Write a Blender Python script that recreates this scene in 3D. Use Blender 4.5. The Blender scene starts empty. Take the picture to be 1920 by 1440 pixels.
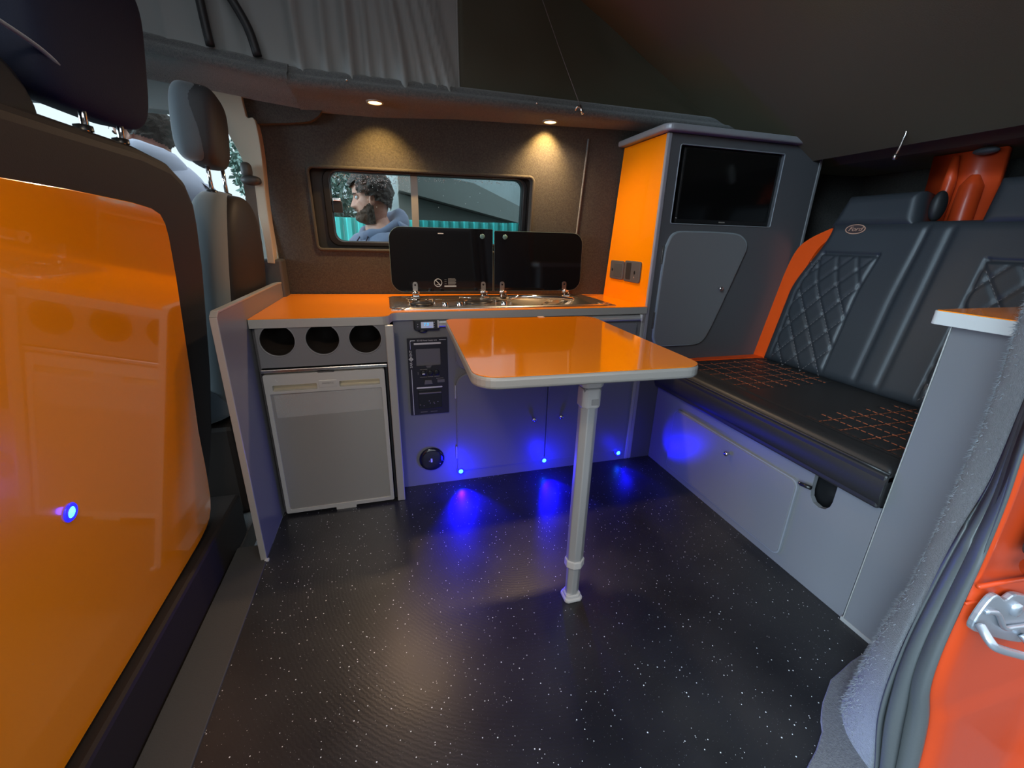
import bpy, bmesh, math, random
from mathutils import Vector, Matrix, noise
random.seed(4)
S = bpy.context.scene
COL = S.collection
pi = math.pi
sin, cos = math.sin, math.cos

# ------------------------------------------------------------------ camera
cd = bpy.data.cameras.new('camera')
cam = bpy.data.objects.new('camera', cd)
COL.objects.link(cam)
cd.sensor_width = 36.0
cd.sensor_fit = 'HORIZONTAL'
cd.lens = 785.83 / 1920 * 36
cd.clip_start = 0.02
yw, pt, rl = math.radians(16.42), math.radians(19.1937), math.radians(1.4431)
f = Vector((sin(yw) * cos(pt), cos(yw) * cos(pt), -sin(pt)))
r0 = Vector((cos(yw), -sin(yw), 0))
u0 = r0.cross(f)
rr = r0 * cos(rl) + u0 * sin(rl)
uu = -r0 * sin(rl) + u0 * cos(rl)
M = Matrix.Identity(4)
for i in range(3):
    M[i][0], M[i][1], M[i][2] = rr[i], uu[i], -f[i]
M[2][3] = 0.9707
cam.matrix_world = M
S.camera = cam

# ------------------------------------------------------------------ world and exposure
W = bpy.data.worlds.new('overcast')
S.world = W
W.use_nodes = True
wn = W.node_tree
bg = wn.nodes['Background']
geo = wn.nodes.new('ShaderNodeTexCoord')
sep = wn.nodes.new('ShaderNodeSeparateXYZ')
ramp = wn.nodes.new('ShaderNodeValToRGB')
ramp.color_ramp.elements[0].position = 0.45
ramp.color_ramp.elements[0].color = (.62, .68, .74, 1)
ramp.color_ramp.elements[1].position = 1.0
ramp.color_ramp.elements[1].color = (.86, .96, 1.08, 1)
mr = wn.nodes.new('ShaderNodeMapRange')
mr.inputs[1].default_value = -1
wn.links.new(geo.outputs['Generated'], sep.inputs[0])
wn.links.new(sep.outputs['Z'], mr.inputs[0])
wn.links.new(mr.outputs[0], ramp.inputs[0])
wn.links.new(ramp.outputs[0], bg.inputs['Color'])
bg.inputs['Strength'].default_value = 2.15
# broad soft sun behind the overcast, from behind the camera's left shoulder
sd = bpy.data.lights.new('soft_sun', 'SUN')
sd.energy = 8.5
sd.angle = math.radians(45)
sd.color = (.60, .83, 1.0)
so_ = bpy.data.objects.new('soft_sun', sd)
COL.objects.link(so_)
so_.rotation_euler = Vector((.90, .33, -.30)).to_track_quat('-Z', 'Y').to_euler()
S.view_settings.view_transform = 'Standard'
S.view_settings.look = 'None'
S.view_settings.exposure = 0.0
S.view_settings.gamma = 1.0
S.view_settings.use_curve_mapping = False
S.cycles.max_bounces = 8
S.cycles.diffuse_bounces = 4
S.cycles.glossy_bounces = 4
S.cycles.transparent_max_bounces = 8
S.cycles.sample_clamp_indirect = 4.0
S.cycles.caustics_reflective = False
S.cycles.caustics_refractive = False


def light(kind, loc, col, w, size=.02, aim=None, angle=None, blend=.5):
    d = bpy.data.lights.new('lamp_light', kind)
    d.color = col
    d.energy = w
    if kind == 'SPOT':
        d.spot_size = math.radians(angle)
        d.spot_blend = blend
    d.shadow_soft_size = size
    o = bpy.data.objects.new('lamp_light', d)
    COL.objects.link(o)
    o.location = loc
    if aim is not None:
        o.rotation_euler = Vector(aim).to_track_quat('-Z', 'Y').to_euler()
    return o


# ------------------------------------------------------------------ materials
def nmat(name, color=(.5, .5, .5), rough=.5, metal=0., coat=0., spec=.5, bump=None, noisecol=None,
         emit=None, sheen=0., coatr=.03, roughvar=None):
    m = bpy.data.materials.new(name)
    m.use_nodes = True
    nt = m.node_tree
    b = nt.nodes['Principled BSDF']
    b.inputs['Base Color'].default_value = (*color, 1)
    b.inputs['Roughness'].default_value = rough
    b.inputs['Metallic'].default_value = metal
    b.inputs['Coat Weight'].default_value = coat
    b.inputs['Coat Roughness'].default_value = coatr
    b.inputs['Specular IOR Level'].default_value = spec
    if sheen:
        b.inputs['Sheen Weight'].default_value = sheen
        b.inputs['Sheen Roughness'].default_value = .5
    tc = nt.nodes.new('ShaderNodeTexCoord')
    if bump:
        sc, st = bump[:2]
        n = nt.nodes.new('ShaderNodeTexNoise')
        n.inputs['Scale'].default_value = sc
        n.inputs['Detail'].default_value = 4
        nt.links.new(tc.outputs['Object'], n.inputs['Vector'])
        bp = nt.nodes.new('ShaderNodeBump')
        bp.inputs['Strength'].default_value = st
        bp.inputs['Distance'].default_value = bump[2] if len(bump) > 2 else .002
        nt.links.new(n.outputs['Fac'], bp.inputs['Height'])
        nt.links.new(bp.outputs[0], b.inputs['Normal'])
    if noisecol:
        sc, c2, a, z = noisecol
        n = nt.nodes.new('ShaderNodeTexNoise')
        n.inputs['Scale'].default_value = sc
        n.inputs['Detail'].default_value = 5
        nt.links.new(tc.outputs['Object'], n.inputs['Vector'])
        rp = nt.nodes.new('ShaderNodeValToRGB')
        rp.color_ramp.elements[0].position = a
        rp.color_ramp.elements[0].color = (*color, 1)
        rp.color_ramp.elements[1].position = z
        rp.color_ramp.elements[1].color = (*c2, 1)
        nt.links.new(n.outputs['Fac'], rp.inputs[0])
        nt.links.new(rp.outputs[0], b.inputs['Base Color'])
    if roughvar:
        n = nt.nodes.new('ShaderNodeTexNoise')
        n.inputs['Scale'].default_value = roughvar[0]
        nt.links.new(tc.outputs['Object'], n.inputs['Vector'])
        q = nt.nodes.new('ShaderNodeMapRange')
        q.inputs[3].default_value = roughvar[1]
        q.inputs[4].default_value = roughvar[2]
        nt.links.new(n.outputs['Fac'], q.inputs[0])
        nt.links.new(q.outputs[0], b.inputs['Roughness'])
    if emit:
        b.inputs['Emission Color'].default_value = (*emit[0], 1)
        b.inputs['Emission Strength'].default_value = emit[1]
    return m


def glass_mat(name, tint, gloss=.08, rough=.0):
    m = bpy.data.materials.new(name)
    m.use_nodes = True
    nt = m.node_tree
    nt.nodes.clear()
    o = nt.nodes.new('ShaderNodeOutputMaterial')
    t = nt.nodes.new('ShaderNodeBsdfTransparent')
    t.inputs[0].default_value = (*tint, 1)
    g = nt.nodes.new('ShaderNodeBsdfGlossy')
    g.inputs['Roughness'].default_value = rough
    mx = nt.nodes.new('ShaderNodeMixShader')
    mx.inputs[0].default_value = gloss
    nt.links.new(t.outputs[0], mx.inputs[1])
    nt.links.new(g.outputs[0], mx.inputs[2])
    nt.links.new(mx.outputs[0], o.inputs[0])
    return m


def floor_mat():
    m = nmat('sparkle_vinyl', (.012, .012, .014), .3)
    nt = m.node_tree
    b = nt.nodes['Principled BSDF']
    tc = nt.nodes.new('ShaderNodeTexCoord')
    # fleck colour
    v = nt.nodes.new('ShaderNodeTexVoronoi')
    v.inputs['Scale'].default_value = 105
    nt.links.new(tc.outputs['Object'], v.inputs['Vector'])
    # size of each fleck from its cell colour
    sx = nt.nodes.new('ShaderNodeSeparateColor')
    nt.links.new(v.outputs['Color'], sx.inputs[0])
    pw = nt.nodes.new('ShaderNodeMath'); pw.operation = 'POWER'
    nt.links.new(sx.outputs[0], pw.inputs[0]); pw.inputs[1].default_value = 1.4
    ml = nt.nodes.new('ShaderNodeMath'); ml.operation = 'MULTIPLY'
    nt.links.new(pw.outputs[0], ml.inputs[0]); ml.inputs[1].default_value = .16
    lt = nt.nodes.new('ShaderNodeMath'); lt.operation = 'LESS_THAN'
    nt.links.new(v.outputs['Distance'], lt.inputs[0]); nt.links.new(ml.outputs[0], lt.inputs[1])
    # second denser, finer flecks
    v2 = nt.nodes.new('ShaderNodeTexVoronoi')
    v2.inputs['Scale'].default_value = 170
    nt.links.new(tc.outputs['Object'], v2.inputs['Vector'])
    lt2 = nt.nodes.new('ShaderNodeMath'); lt2.operation = 'LESS_THAN'
    nt.links.new(v2.outputs['Distance'], lt2.inputs[0]); lt2.inputs[1].default_value = .075
    mx2 = nt.nodes.new('ShaderNodeMath'); mx2.operation = 'MULTIPLY'
    nt.links.new(lt2.outputs[0], mx2.inputs[0]); mx2.inputs[1].default_value = .25
    ad = nt.nodes.new('ShaderNodeMath'); ad.operation = 'MAXIMUM'
    nt.links.new(lt.outputs[0], ad.inputs[0]); nt.links.new(mx2.outputs[0], ad.inputs[1])
    # grey smears of dust
    n = nt.nodes.new('ShaderNodeTexNoise'); n.inputs['Scale'].default_value = 3.2; n.inputs['Detail'].default_value = 6
    nt.links.new(tc.outputs['Object'], n.inputs['Vector'])
    rp = nt.nodes.new('ShaderNodeValToRGB')
    rp.color_ramp.elements[0].position = .35; rp.color_ramp.elements[0].color = (.012, .012, .014, 1)
    rp.color_ramp.elements[1].position = .8; rp.color_ramp.elements[1].color = (.035, .034, .034, 1)
    nt.links.new(n.outputs['Fac'], rp.inputs[0])
    mc = nt.nodes.new('ShaderNodeMixRGB')
    nt.links.new(ad.outputs[0], mc.inputs[0]); nt.links.new(rp.outputs[0], mc.inputs[1])
    mc.inputs[2].default_value = (.85, .88, .9, 1)
    nt.links.new(mc.outputs[0], b.inputs['Base Color'])
    rm = nt.nodes.new('ShaderNodeMapRange'); rm.inputs[3].default_value = .24; rm.inputs[4].default_value = .46
    nt.links.new(n.outputs['Fac'], rm.inputs[0]); nt.links.new(rm.outputs[0], b.inputs['Roughness'])
    # swept wiping marks: fine concentric ridges
    mp = nt.nodes.new('ShaderNodeMapping'); mp.inputs['Location'].default_value = (-.35, -1.15, 0)
    nt.links.new(tc.outputs['Object'], mp.inputs[0])
    wv = nt.nodes.new('ShaderNodeTexWave'); wv.wave_type = 'RINGS'; wv.rings_direction = 'Z'
    wv.inputs['Scale'].default_value = 34; wv.inputs['Distortion'].default_value = 5
    wv.inputs['Detail'].default_value = 4; wv.inputs['Detail Scale'].default_value = 3
    nt.links.new(mp.outputs[0], wv.inputs['Vector'])
    n3 = nt.nodes.new('ShaderNodeTexNoise'); n3.inputs['Scale'].default_value = 300
    nt.links.new(tc.outputs['Object'], n3.inputs['Vector'])
    a3 = nt.nodes.new('ShaderNodeMath'); a3.operation = 'ADD'
    nt.links.new(wv.outputs['Fac'], a3.inputs[0]); nt.links.new(n3.outputs['Fac'], a3.inputs[1])
    bp = nt.nodes.new('ShaderNodeBump'); bp.inputs['Strength'].default_value = .07; bp.inputs['Distance'].default_value = .001
    nt.links.new(a3.outputs[0], bp.inputs['Height']); nt.links.new(bp.outputs[0], b.inputs['Normal'])
    return m


ORANGE = nmat('orange_gloss_laminate', (1.0, .27, .0), .22, coat=.55, spec=.4)
ORANGE_PANEL = nmat('orange_gloss_panel', (1.0, .27, .0), .16, coat=.9, spec=.5, roughvar=(2, .1, .22))
GREY = nmat('grey_laminate', (.165, .165, .172), .36, bump=(600, .05))
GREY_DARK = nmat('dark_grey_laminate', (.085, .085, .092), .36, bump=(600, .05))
TRIM = nmat('silver_grey_edging', (.40, .39, .365), .38, metal=.25)
CARPET = nmat('charcoal_carpet_lining', (.030, .027, .024), .95, bump=(420, .9, .003), noisecol=(160, (.055, .05, .043), .35, .7), sheen=.15)
CARPET_GREY = nmat('grey_carpet_lining', (.095, .098, .104), .95, bump=(420, .9, .003), noisecol=(160, (.15, .155, .163), .35, .7), sheen=.3)
CARPET_RAIL = nmat('rail_carpet', (.060, .062, .064), .95, bump=(420, .9, .003), noisecol=(160, (.12, .115, .108), .35, .7), sheen=.3)
CANVAS = nmat('grey_canvas', (.23, .235, .23), .62, bump=(700, .12), sheen=.2)
BOARD = nmat('roof_board_lining', (.125, .108, .066), .8, bump=(300, .2))
BLACKP = nmat('black_plastic', (.010, .010, .011), .35)
BLACKM = nmat('black_moulded_trim', (.022, .016, .013), .6, bump=(500, .1), spec=.25)
BLACKR = nmat('black_rubber', (.012, .012, .013), .55)
HOBGLASS = nmat('black_toughened_glass', (.006, .006, .007), .06, spec=.5, coat=.2)
GLASSEDGE = nmat('green_glass_edge', (.20, .32, .30), .2)
CHROME = nmat('polished_steel', (.78, .76, .74), .1, metal=1.)
STEEL = nmat('brushed_steel', (.55, .52, .48), .24, metal=1., bump=(60, .06))
ALU = nmat('anodised_aluminium', (.60, .61, .60), .33, metal=.55)
PLAST_W = nmat('pale_grey_plastic', (.55, .54, .52), .42)
FRIDGE = nmat('silver_fridge_panel', (.40, .385, .35), .22, metal=.5, roughvar=(3, .18, .3))
FRIDGE_FR = nmat('silver_fridge_frame', (.52, .51, .47), .35, metal=.3)
SCREEN = nmat('grey_tinted_cover', (.12, .11, .115), .12)
LCD = nmat('blue_lcd', (.25, .26, .3), .3, emit=((.22, .24, .32), .8))
LCD_TXT = nmat('cyan_digits', (.02, .2, .4), .3, emit=((.03, .42, .80), 1.3))
WHITE = nmat('white_print', (.62, .6, .56), .5)
GREYPRINT = nmat('grey_print', (.22, .20, .18), .5)
LEATHER = nmat('black_leatherette', (.020, .019, .019), .42, bump=(260, .12))
LEATHER_B = nmat('charcoal_leatherette', (.030, .034, .040), .45, bump=(260, .12))
LEATHER_H = nmat('navy_black_seat_cloth', (.012, .016, .032), .8, bump=(500, .25), spec=.2)
LEATHER_L = nmat('grey_seat_cloth', (.10, .12, .135), .75, bump=(500, .2), sheen=.35)
ORANGE_L = nmat('orange_leatherette', (.85, .085, .004), .4, bump=(260, .1))
STITCH = nmat('orange_thread', (.32, .08, .03), .8)
STITCH_G = nmat('grey_thread', (.16, .14, .14), .8)
EMBLEM = nmat('copper_embroidery', (.55, .30, .20), .7)
CREAM = nmat('cream_pillar_trim', (.40, .36, .28), .6, bump=(300, .05))
HEADL = nmat('grey_headlining', (.30, .33, .32), .85)
PAINT = nmat('orange_red_body_paint', (.48, .046, .009), .36, coat=.08, spec=.3)
FLOOR = floor_mat()
ASPHALT = nmat('wet_asphalt', (.06, .062, .065), .5, bump=(40, .4, .01), noisecol=(6, (.1, .1, .1), .4, .7))
TEAL = nmat('teal_painted_steel', (.06, .40, .35), .4)
BUILD = nmat('pale_render', (.42, .43, .41), .8, noisecol=(2, (.5, .51, .49), .4, .6))
ROOFM = nmat('brown_grey_sheeting', (.26, .24, .21), .6)
FOLI = nmat('grey_green_leaves', (.14, .21, .17), .7)
BARK = nmat('brown_bark', (.08, .055, .035), .9)
SKIN = nmat('skin', (.66, .32, .22), .5, noisecol=(30, (.56, .23, .15), .45, .75), bump=(200, .1))
HAIR = nmat('dark_brown_hair', (.045, .026, .016), .6, bump=(220, .9, .004))
BEARD = nmat('brown_beard', (.085, .045, .025), .7, bump=(260, .9, .004))
HOODIE = nmat('slate_blue_jersey', (.15, .17, .25), .85, bump=(300, .2), sheen=.2)
HOODIE2 = nmat('pale_lilac_jersey', (.62, .62, .74), .85, bump=(300, .2))
DENIM = nmat('dark_denim', (.03, .04, .07), .85)
SHOE = nmat('black_shoe', (.02, .02, .02), .6)
EYEW = nmat('eye_white', (.7, .68, .65), .2)
EYED = nmat('dark_iris', (.03, .02, .015), .15)
WARM_LENS = nmat('warm_lamp_lens', (1, .8, .5), .3, emit=((1.0, .58, .20), 14))
BLUE_LENS = nmat('blue_lamp_lens', (.1, .3, 1), .3, emit=((.03, .30, 1.0), 9))
BLUE_RING = nmat('blue_lamp_ring', (.05, .05, .5), .3, emit=((.01, .01, 1.0), 1.3))
GLASS_L = glass_mat('clear_window_glass', (.86, .92, .92), .04)
GLASS_R = glass_mat('privacy_window_glass', (.52, .60, .61), .05)
GLASS_C = glass_mat('cab_window_glass', (.8, .84, .84), .05)
DROP = nmat('water_drop', (.75, .8, .82), .05, metal=.0, spec=1.)


# ------------------------------------------------------------------ object helpers
def thing(name, label, cat, loc=(0, 0, 0), group=None):
    o = bpy.data.objects.new(name, None)
    o.empty_display_size = .05
    COL.objects.link(o)
    o.location = loc
    o['label'] = label
    o['category'] = cat
    if group:
        o['group'] = group
    return o


def tag(o, label=None, cat=None, group=None, kind=None):
    if label: o['label'] = label
    if cat: o['category'] = cat
    if group: o['group'] = group
    if kind: o['kind'] = kind
    return o


def root_loc(p):
    v = Vector((0, 0, 0))
    while p:
        v += p.location
        p = p.parent
    return v


def link(name, bm, mat, parent=None, smooth=False, bevel=0, seg=2, kind=None, label=None, angle=35):
    bmesh.ops.recalc_face_normals(bm, faces=bm.faces)
    me = bpy.data.meshes.new(name)
    bm.to_mesh(me)
    bm.free()
    me.materials.append(mat)
    if smooth:
        for p in me.polygons: p.use_smooth = True
    o = bpy.data.objects.new(name, me)
    COL.objects.link(o)
    if parent:
        o.parent = parent
        o.matrix_parent_inverse = Matrix.Translation(-root_loc(parent))
    if bevel:
        b = o.modifiers.new('bevel', 'BEVEL')
        b.width = bevel; b.segments = seg; b.limit_method = 'ANGLE'; b.angle_limit = math.radians(angle)
    if kind: o['kind'] = kind
    if label: o['label'] = label
    return o


# plane maps: (u, v, depth behind the face) -> point
mY = lambda y0: (lambda u, v, d: (u, y0 + d, v))
mXm = lambda x0: (lambda u, v, d: (x0 + d, u, v))      # faces -X, u = Y
mXp = lambda x0: (lambda u, v, d: (x0 - d, u, v))      # faces +X
mZ = lambda z0: (lambda u, v, d: (u, v, z0 - d))
mBulk = lambda u, v, d: (-.578 + .114 * v - d, u, v)
wallY = lambda x, z: 2.03 - .1 * x - .1 * (z - .715)
mWall = lambda off=0.: (lambda u, v, d: (u, wallY(u, v) + off + d, v))


def rrect(x0, x1, y0, y1, r=.01, n=6):
    rs = r if isinstance(r, (tuple, list)) else (r,) * 4   # order: x0y0, x1y0, x1y1, x0y1
    out = []
    for (cx, cy, a0, q) in ((x0, y0, pi, rs[0]), (x1, y0, 1.5 * pi, rs[1]), (x1, y1, 0, rs[2]), (x0, y1, .5 * pi, rs[3])):
        sx = 1 if cx == x0 else -1
        sy = 1 if cy == y0 else -1
        if q <= 0:
            out.append((cx, cy)); continue
        for k in range(n + 1):
            a = a0 + k / n * pi / 2
            out.append((cx + sx * q + q * cos(a), cy + sy * q + q * sin(a)))
    return out


def circ(cx, cy, r, n=32, ry=None):
    ry = ry or r
    return [(cx + r * cos(2 * pi * k / n), cy + ry * sin(2 * pi * k / n)) for k in range(n)]


def smoothpoly(pts, n=6, closed=True):
    """Catmull-Rom through the points."""
    out = []
    m = len(pts)
    for i in range(m if closed else m - 1):
        p = [pts[(i + k) % m] if closed else pts[min(max(i + k, 0), m - 1)] for k in (-1, 0, 1, 2)]
        for k in range(n):
            t = k / n
            out.append(tuple(.5 * ((2 * p[1][j]) + (-p[0][j] + p[2][j]) * t + (2 * p[0][j] - 5 * p[1][j] + 4 * p[2][j] - p[3][j]) * t * t
                                   + (-p[0][j] + 3 * p[1][j] - 3 * p[2][j] + p[3][j]) * t ** 3) for j in range(len(p[1]))))
    if not closed:
        out.append(tuple(pts[-1]))
    return out


def plate_bm(outer, holes, mp, th, bm=None, d0=0):
    bm = bm or bmesh.new()
    loops = [outer] + list(holes)
    tmp = bmesh.new()
    allv = []
    for lp in loops:
        vs = [tmp.verts.new((p[0], p[1], 0)) for p in lp]
        for i in range(len(vs)): tmp.edges.new((vs[i], vs[(i + 1) % len(vs)]))
        allv.append(vs)
    bmesh.ops.triangle_fill(tmp, edges=tmp.edges[:], use_beauty=True)
    tmp.verts.index_update()
    fr = [bm.verts.new(mp(v.co.x, v.co.y, d0)) for v in tmp.verts]
    bk = [bm.verts.new(mp(v.co.x, v.co.y, d0 + th)) for v in tmp.verts]
    for fc in tmp.faces:
        ids = [v.index for v in fc.verts]
        bm.faces.new([fr[i] for i in ids])
        bm.faces.new([bk[i] for i in reversed(ids)])
    for vs in allv:
        for i in range(len(vs)):
            a, b = vs[i].index, vs[(i + 1) % len(vs)].index
            bm.faces.new((fr[a], fr[b], bk[b], bk[a]))
    tmp.free()
    bm.normal_update()
    bmesh.ops.dissolve_limit(bm, angle_limit=.002, verts=bm.verts[:], edges=bm.edges[:]) if not holes else None
    return bm


def plate(name, outer, mp, th, mat, parent=None, holes=(), bevel=0, d0=0, **k):
    return link(name, plate_bm(outer, holes, mp, th, d0=d0), mat, parent, bevel=bevel, **k)


def box_bm(x0, x1, y0, y1, z0, z1, bm=None):
    bm = bm or bmesh.new()
    v = [bm.verts.new((x, y, z)) for z in (z0, z1) for y in (y0, y1) for x in (x0, x1)]
    for q in ((0, 2, 3, 1), (4, 5, 7, 6), (0, 1, 5, 4), (2, 6, 7, 3), (0, 4, 6, 2), (1, 3, 7, 5)):
        bm.faces.new([v[i] for i in q])
    return bm


def box(name, b, mat, parent=None, bevel=.002, **k):
    return link(name, box_bm(*b), mat, parent, bevel=bevel, **k)


def tube_bm(pts, r, n=10, bm=None, closed=False, caps=True):
    bm = bm or bmesh.new()
    pts = [Vector(p) for p in pts]
    m = len(pts)
    rings = []
    up = None
    for i, p in enumerate(pts):
        a = pts[(i - 1) % m] if (closed or i > 0) else p
        b = pts[(i + 1) % m] if (closed or i < m - 1) else p
        t = (b - a).normalized()
        if up is None:
            up = Vector((0, 0, 1)) if abs(t.z) < .9 else Vector((1, 0, 0))
        s = t.cross(up)
        if s.length < 1e-5: s = t.orthogonal()
        s.normalize()
        up = s.cross(t).normalized()
        rad = r[i] if isinstance(r, (list, tuple)) else r
        rings.append([bm.verts.new(p + (s * cos(2 * pi * k / n) + up * sin(2 * pi * k / n)) * rad) for k in range(n)])
    for i in range(m if closed else m - 1):
        A, B = rings[i], rings[(i + 1) % m]
        for k in range(n):
            bm.faces.new((A[k], A[(k + 1) % n], B[(k + 1) % n], B[k]))
    if caps and not closed:
        bm.faces.new(rings[0][::-1]); bm.faces.new(rings[-1])
    return bm


def tube(name, pts, r, mat, parent=None, n=10, closed=False, **k):
    return link(name, tube_bm(pts, r, n, closed=closed), mat, parent, smooth=True, **k)


def lathe_bm(prof, mp, cu, cv, n=28, bm=None):
    """prof = [(radius, depth)] round the axis through (cu, cv) of plane map mp."""
    bm = bm or bmesh.new()
    rings = []
    for (r, d) in prof:
        if r <= 1e-6:
            rings.append([bm.verts.new(mp(cu, cv, d))])
        else:
            rings.append([bm.verts.new(mp(cu + r * cos(2 * pi * k / n), cv + r * sin(2 * pi * k / n), d)) for k in range(n)])
    for A, B in zip(rings, rings[1:]):
        for k in range(n):
            a = [A[k % len(A)], A[(k + 1) % n % len(A)]]
            b = [B[(k + 1) % n % len(B)], B[k % len(B)]]
            q = []
            for v in a + b:
                if v not in q: q.append(v)
            if len(q) > 2: bm.faces.new(q)
    return bm


def lathe(name, prof, mp, cu, cv, mat, parent=None, n=28, **k):
    return link(name, lathe_bm(prof, mp, cu, cv, n), mat, parent, smooth=True, **k)


def loft_bm(rows, bm=None, th=None, closed=False):
    """grid of points rows[i][j]."""
    bm = bm or bmesh.new()
    g = [[bm.verts.new(p) for p in r] for r in rows]
    for i in range(len(g) - 1):
        n = len(g[i])
        for j in range(n if closed else n - 1):
            bm.faces.new((g[i][j], g[i][(j + 1) % n], g[i + 1][(j + 1) % n], g[i + 1][j]))
    return bm


def thick(o, t, off=0):
    s = o.modifiers.new('solid', 'SOLIDIFY')
    s.thickness = t
    s.offset = off
    return o


def cushion_bm(u0, u1, v0, v1, mp, h, r, nu=40, nv=30, fn=None, back=.0):
    """padded slab: front surface bulges; mp(u,v,d) with d negative to the front."""
    bm = bmesh.new()
    rows = []
    for j in range(nv + 1):
        row = []
        for i in range(nu + 1):
            u = u0 + (u1 - u0) * i / nu
            v = v0 + (v1 - v0) * j / nv
            e = min(u - u0, u1 - u, v - v0, v1 - v)
            q = min(1, e / r)
            dd = h * math.sqrt(max(0, 1 - (1 - q) ** 2))
            if fn: dd += fn(u, v) * min(1, e / r)
            row.append(mp(u, v, -dd))
        rows.append(row)
    loft_bm(rows, bm)
    # back and sides
    rim = [rows[0][i] for i in range(nu + 1)] + [rows[j][nu] for j in range(1, nv + 1)] + \
          [rows[nv][i] for i in range(nu - 1, -1, -1)] + [rows[j][0] for j in range(nv - 1, 0, -1)]
    rv = [bm.verts.new(p) for p in rim]
    def uvof(k):
        if k <= nu: return (k, 0)
        if k <= nu + nv: return (nu, k - nu)
        if k <= 2 * nu + nv: return (2 * nu + nv - k, nv)
        return (0, 2 * nu + 2 * nv - k)
    bv = []
    for k in range(len(rim)):
        i, j = uvof(k)
        bv.append(bm.verts.new(mp(u0 + (u1 - u0) * i / nu, v0 + (v1 - v0) * j / nv, back)))
    for k in range(len(rv)):
        k2 = (k + 1) % len(rv)
        bm.faces.new((rv[k], rv[k2], bv[k2], bv[k]))
    bm.faces.new(bv[::-1])
    bmesh.ops.remove_doubles(bm, verts=bm.verts[:], dist=1e-6)
    return bm


def text(name, s, size, loc, rot, mat, parent, depth=.0006, align='CENTER', shear=0, sx=1.):
    cu = bpy.data.curves.new(name, 'FONT')
    cu.body = s
    cu.size = size
    cu.extrude = depth
    cu.align_x = align
    cu.align_y = 'CENTER'
    cu.shear = shear
    cu.resolution_u = 3
    t = bpy.data.objects.new(name + '_tmp', cu)
    COL.objects.link(t)
    bpy.context.view_layer.update()
    me = bpy.data.meshes.new_from_object(t.evaluated_get(bpy.context.evaluated_depsgraph_get()))
    bpy.data.objects.remove(t)
    me.name = name
    me.materials.clear()
    me.materials.append(mat)
    mt = Matrix.Translation(loc) @ rot.to_4x4() @ Matrix.Diagonal((sx, 1, 1, 1))
    me.transform(mt)
    o = bpy.data.objects.new(name, me)
    COL.objects.link(o)
    if parent:
        o.parent = parent
        o.matrix_parent_inverse = Matrix.Translation(-root_loc(parent))
    return o


RY = Matrix(((1, 0, 0), (0, 0, -1), (0, 1, 0)))            # text facing -Y, upright


def basis(x, y):
    x = Vector(x).normalized(); y = Vector(y).normalized(); z = x.cross(y)
    return Matrix((x, y, z)).transposed()


def ell_bm(c, r, nu=20, nv=14, fn=None, bm=None, rot=None, p=1.0):
    """super-ellipsoid centred c with radii r; p<1 makes it boxier."""
    bm = bm or bmesh.new()
    sg = lambda v: math.copysign(abs(v) ** p, v)
    rows = []
    for j in range(nv + 1):
        ph = -pi / 2 + pi * j / nv
        rw = []
        for i in range(nu):
            th = 2 * pi * i / nu
            v = Vector((r[0] * sg(cos(ph)) * sg(cos(th)), r[1] * sg(cos(ph)) * sg(sin(th)), r[2] * sg(sin(ph))))
            if fn: v = fn(v)
            if rot: v = rot @ v
            rw.append(v + Vector(c))
        rows.append(rw)
    loft_bm(rows, bm, closed=True)
    bmesh.ops.remove_doubles(bm, verts=bm.verts[:], dist=1e-5)
    return bm


# ================================================================== THE SHELL
floor = box('floor', (-.425, 1.8, .16, 2.08, -.05, 0), FLOOR, bevel=0, kind='structure')
tag(floor, 'black vinyl floor with white flecks')
# sill carpet corner beside the right pillar
sill_edge = [(1.132, .512), (1.084, .494), (1.035, .487), (.985, .475), (.94, .465), (.907, .448), (.875, .432), (.852, .417), (.832, .402), (.816, .386), (.77, .362), (.725, .344), (.66, .315), (.60, .27), (.55, .20), (.53, .16)]
plate('trim_5', sill_edge + [(1.14, .16)], mZ(.006), .012, CARPET_GREY, kind='structure', bevel=.002,
      label='blue-grey carpet patch on the step edge beside the right pillar')
box('trim_1', (-.528, -.425, .16, 1.30, -.05, .004), nmat('dull_grey_mat', (.055, .053, .050), .7, bump=(300, .3)), kind='structure',
    label='grey strip beside the speckled floor')
box('trim_2', (-2.3, -.53, .16, 2.08, -.10, -.02), CARPET, kind='structure', label='dark cab floor')

# far side wall with the window recess
WX0, WX1, WZ0, WZ1 = -.28, .64, .905, 1.222
plate('wall_far', [(-.46, -.03), (2.38, -.03), (2.38, 1.47), (-.46, 1.47)], mWall(), .05, CARPET, holes=[rrect(WX0, WX1, WZ0, WZ1, .02)[::-1]],
      kind='structure', label='charcoal carpet-lined far side wall')
# padded lip round the recess
def wall_tube(name, outline, r, off, parent=None, mat=CARPET, **k):
    return tube(name, [mWall(off)(p[0], p[1], 0) for p in outline], r, mat, parent, closed=True, **k)
wall_tube('trim_3', rrect(WX0, WX1, WZ0, WZ1, .02), .007, .0, mat=nmat('brown_grey_carpet_edge', (.045, .040, .033), .95, bump=(420, .9, .003)), kind='structure', label='carpeted lip of the window recess')
# vertical carpet seams right of the window
for sx in (.86,):
    tube('trim_4', [mWall(-.001)(sx + .02 * (z - 1), z, 0) for z in (.75, 1.0, 1.2, 1.38)], .004, CARPET_GREY, kind='structure', label='carpet seam')

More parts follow.
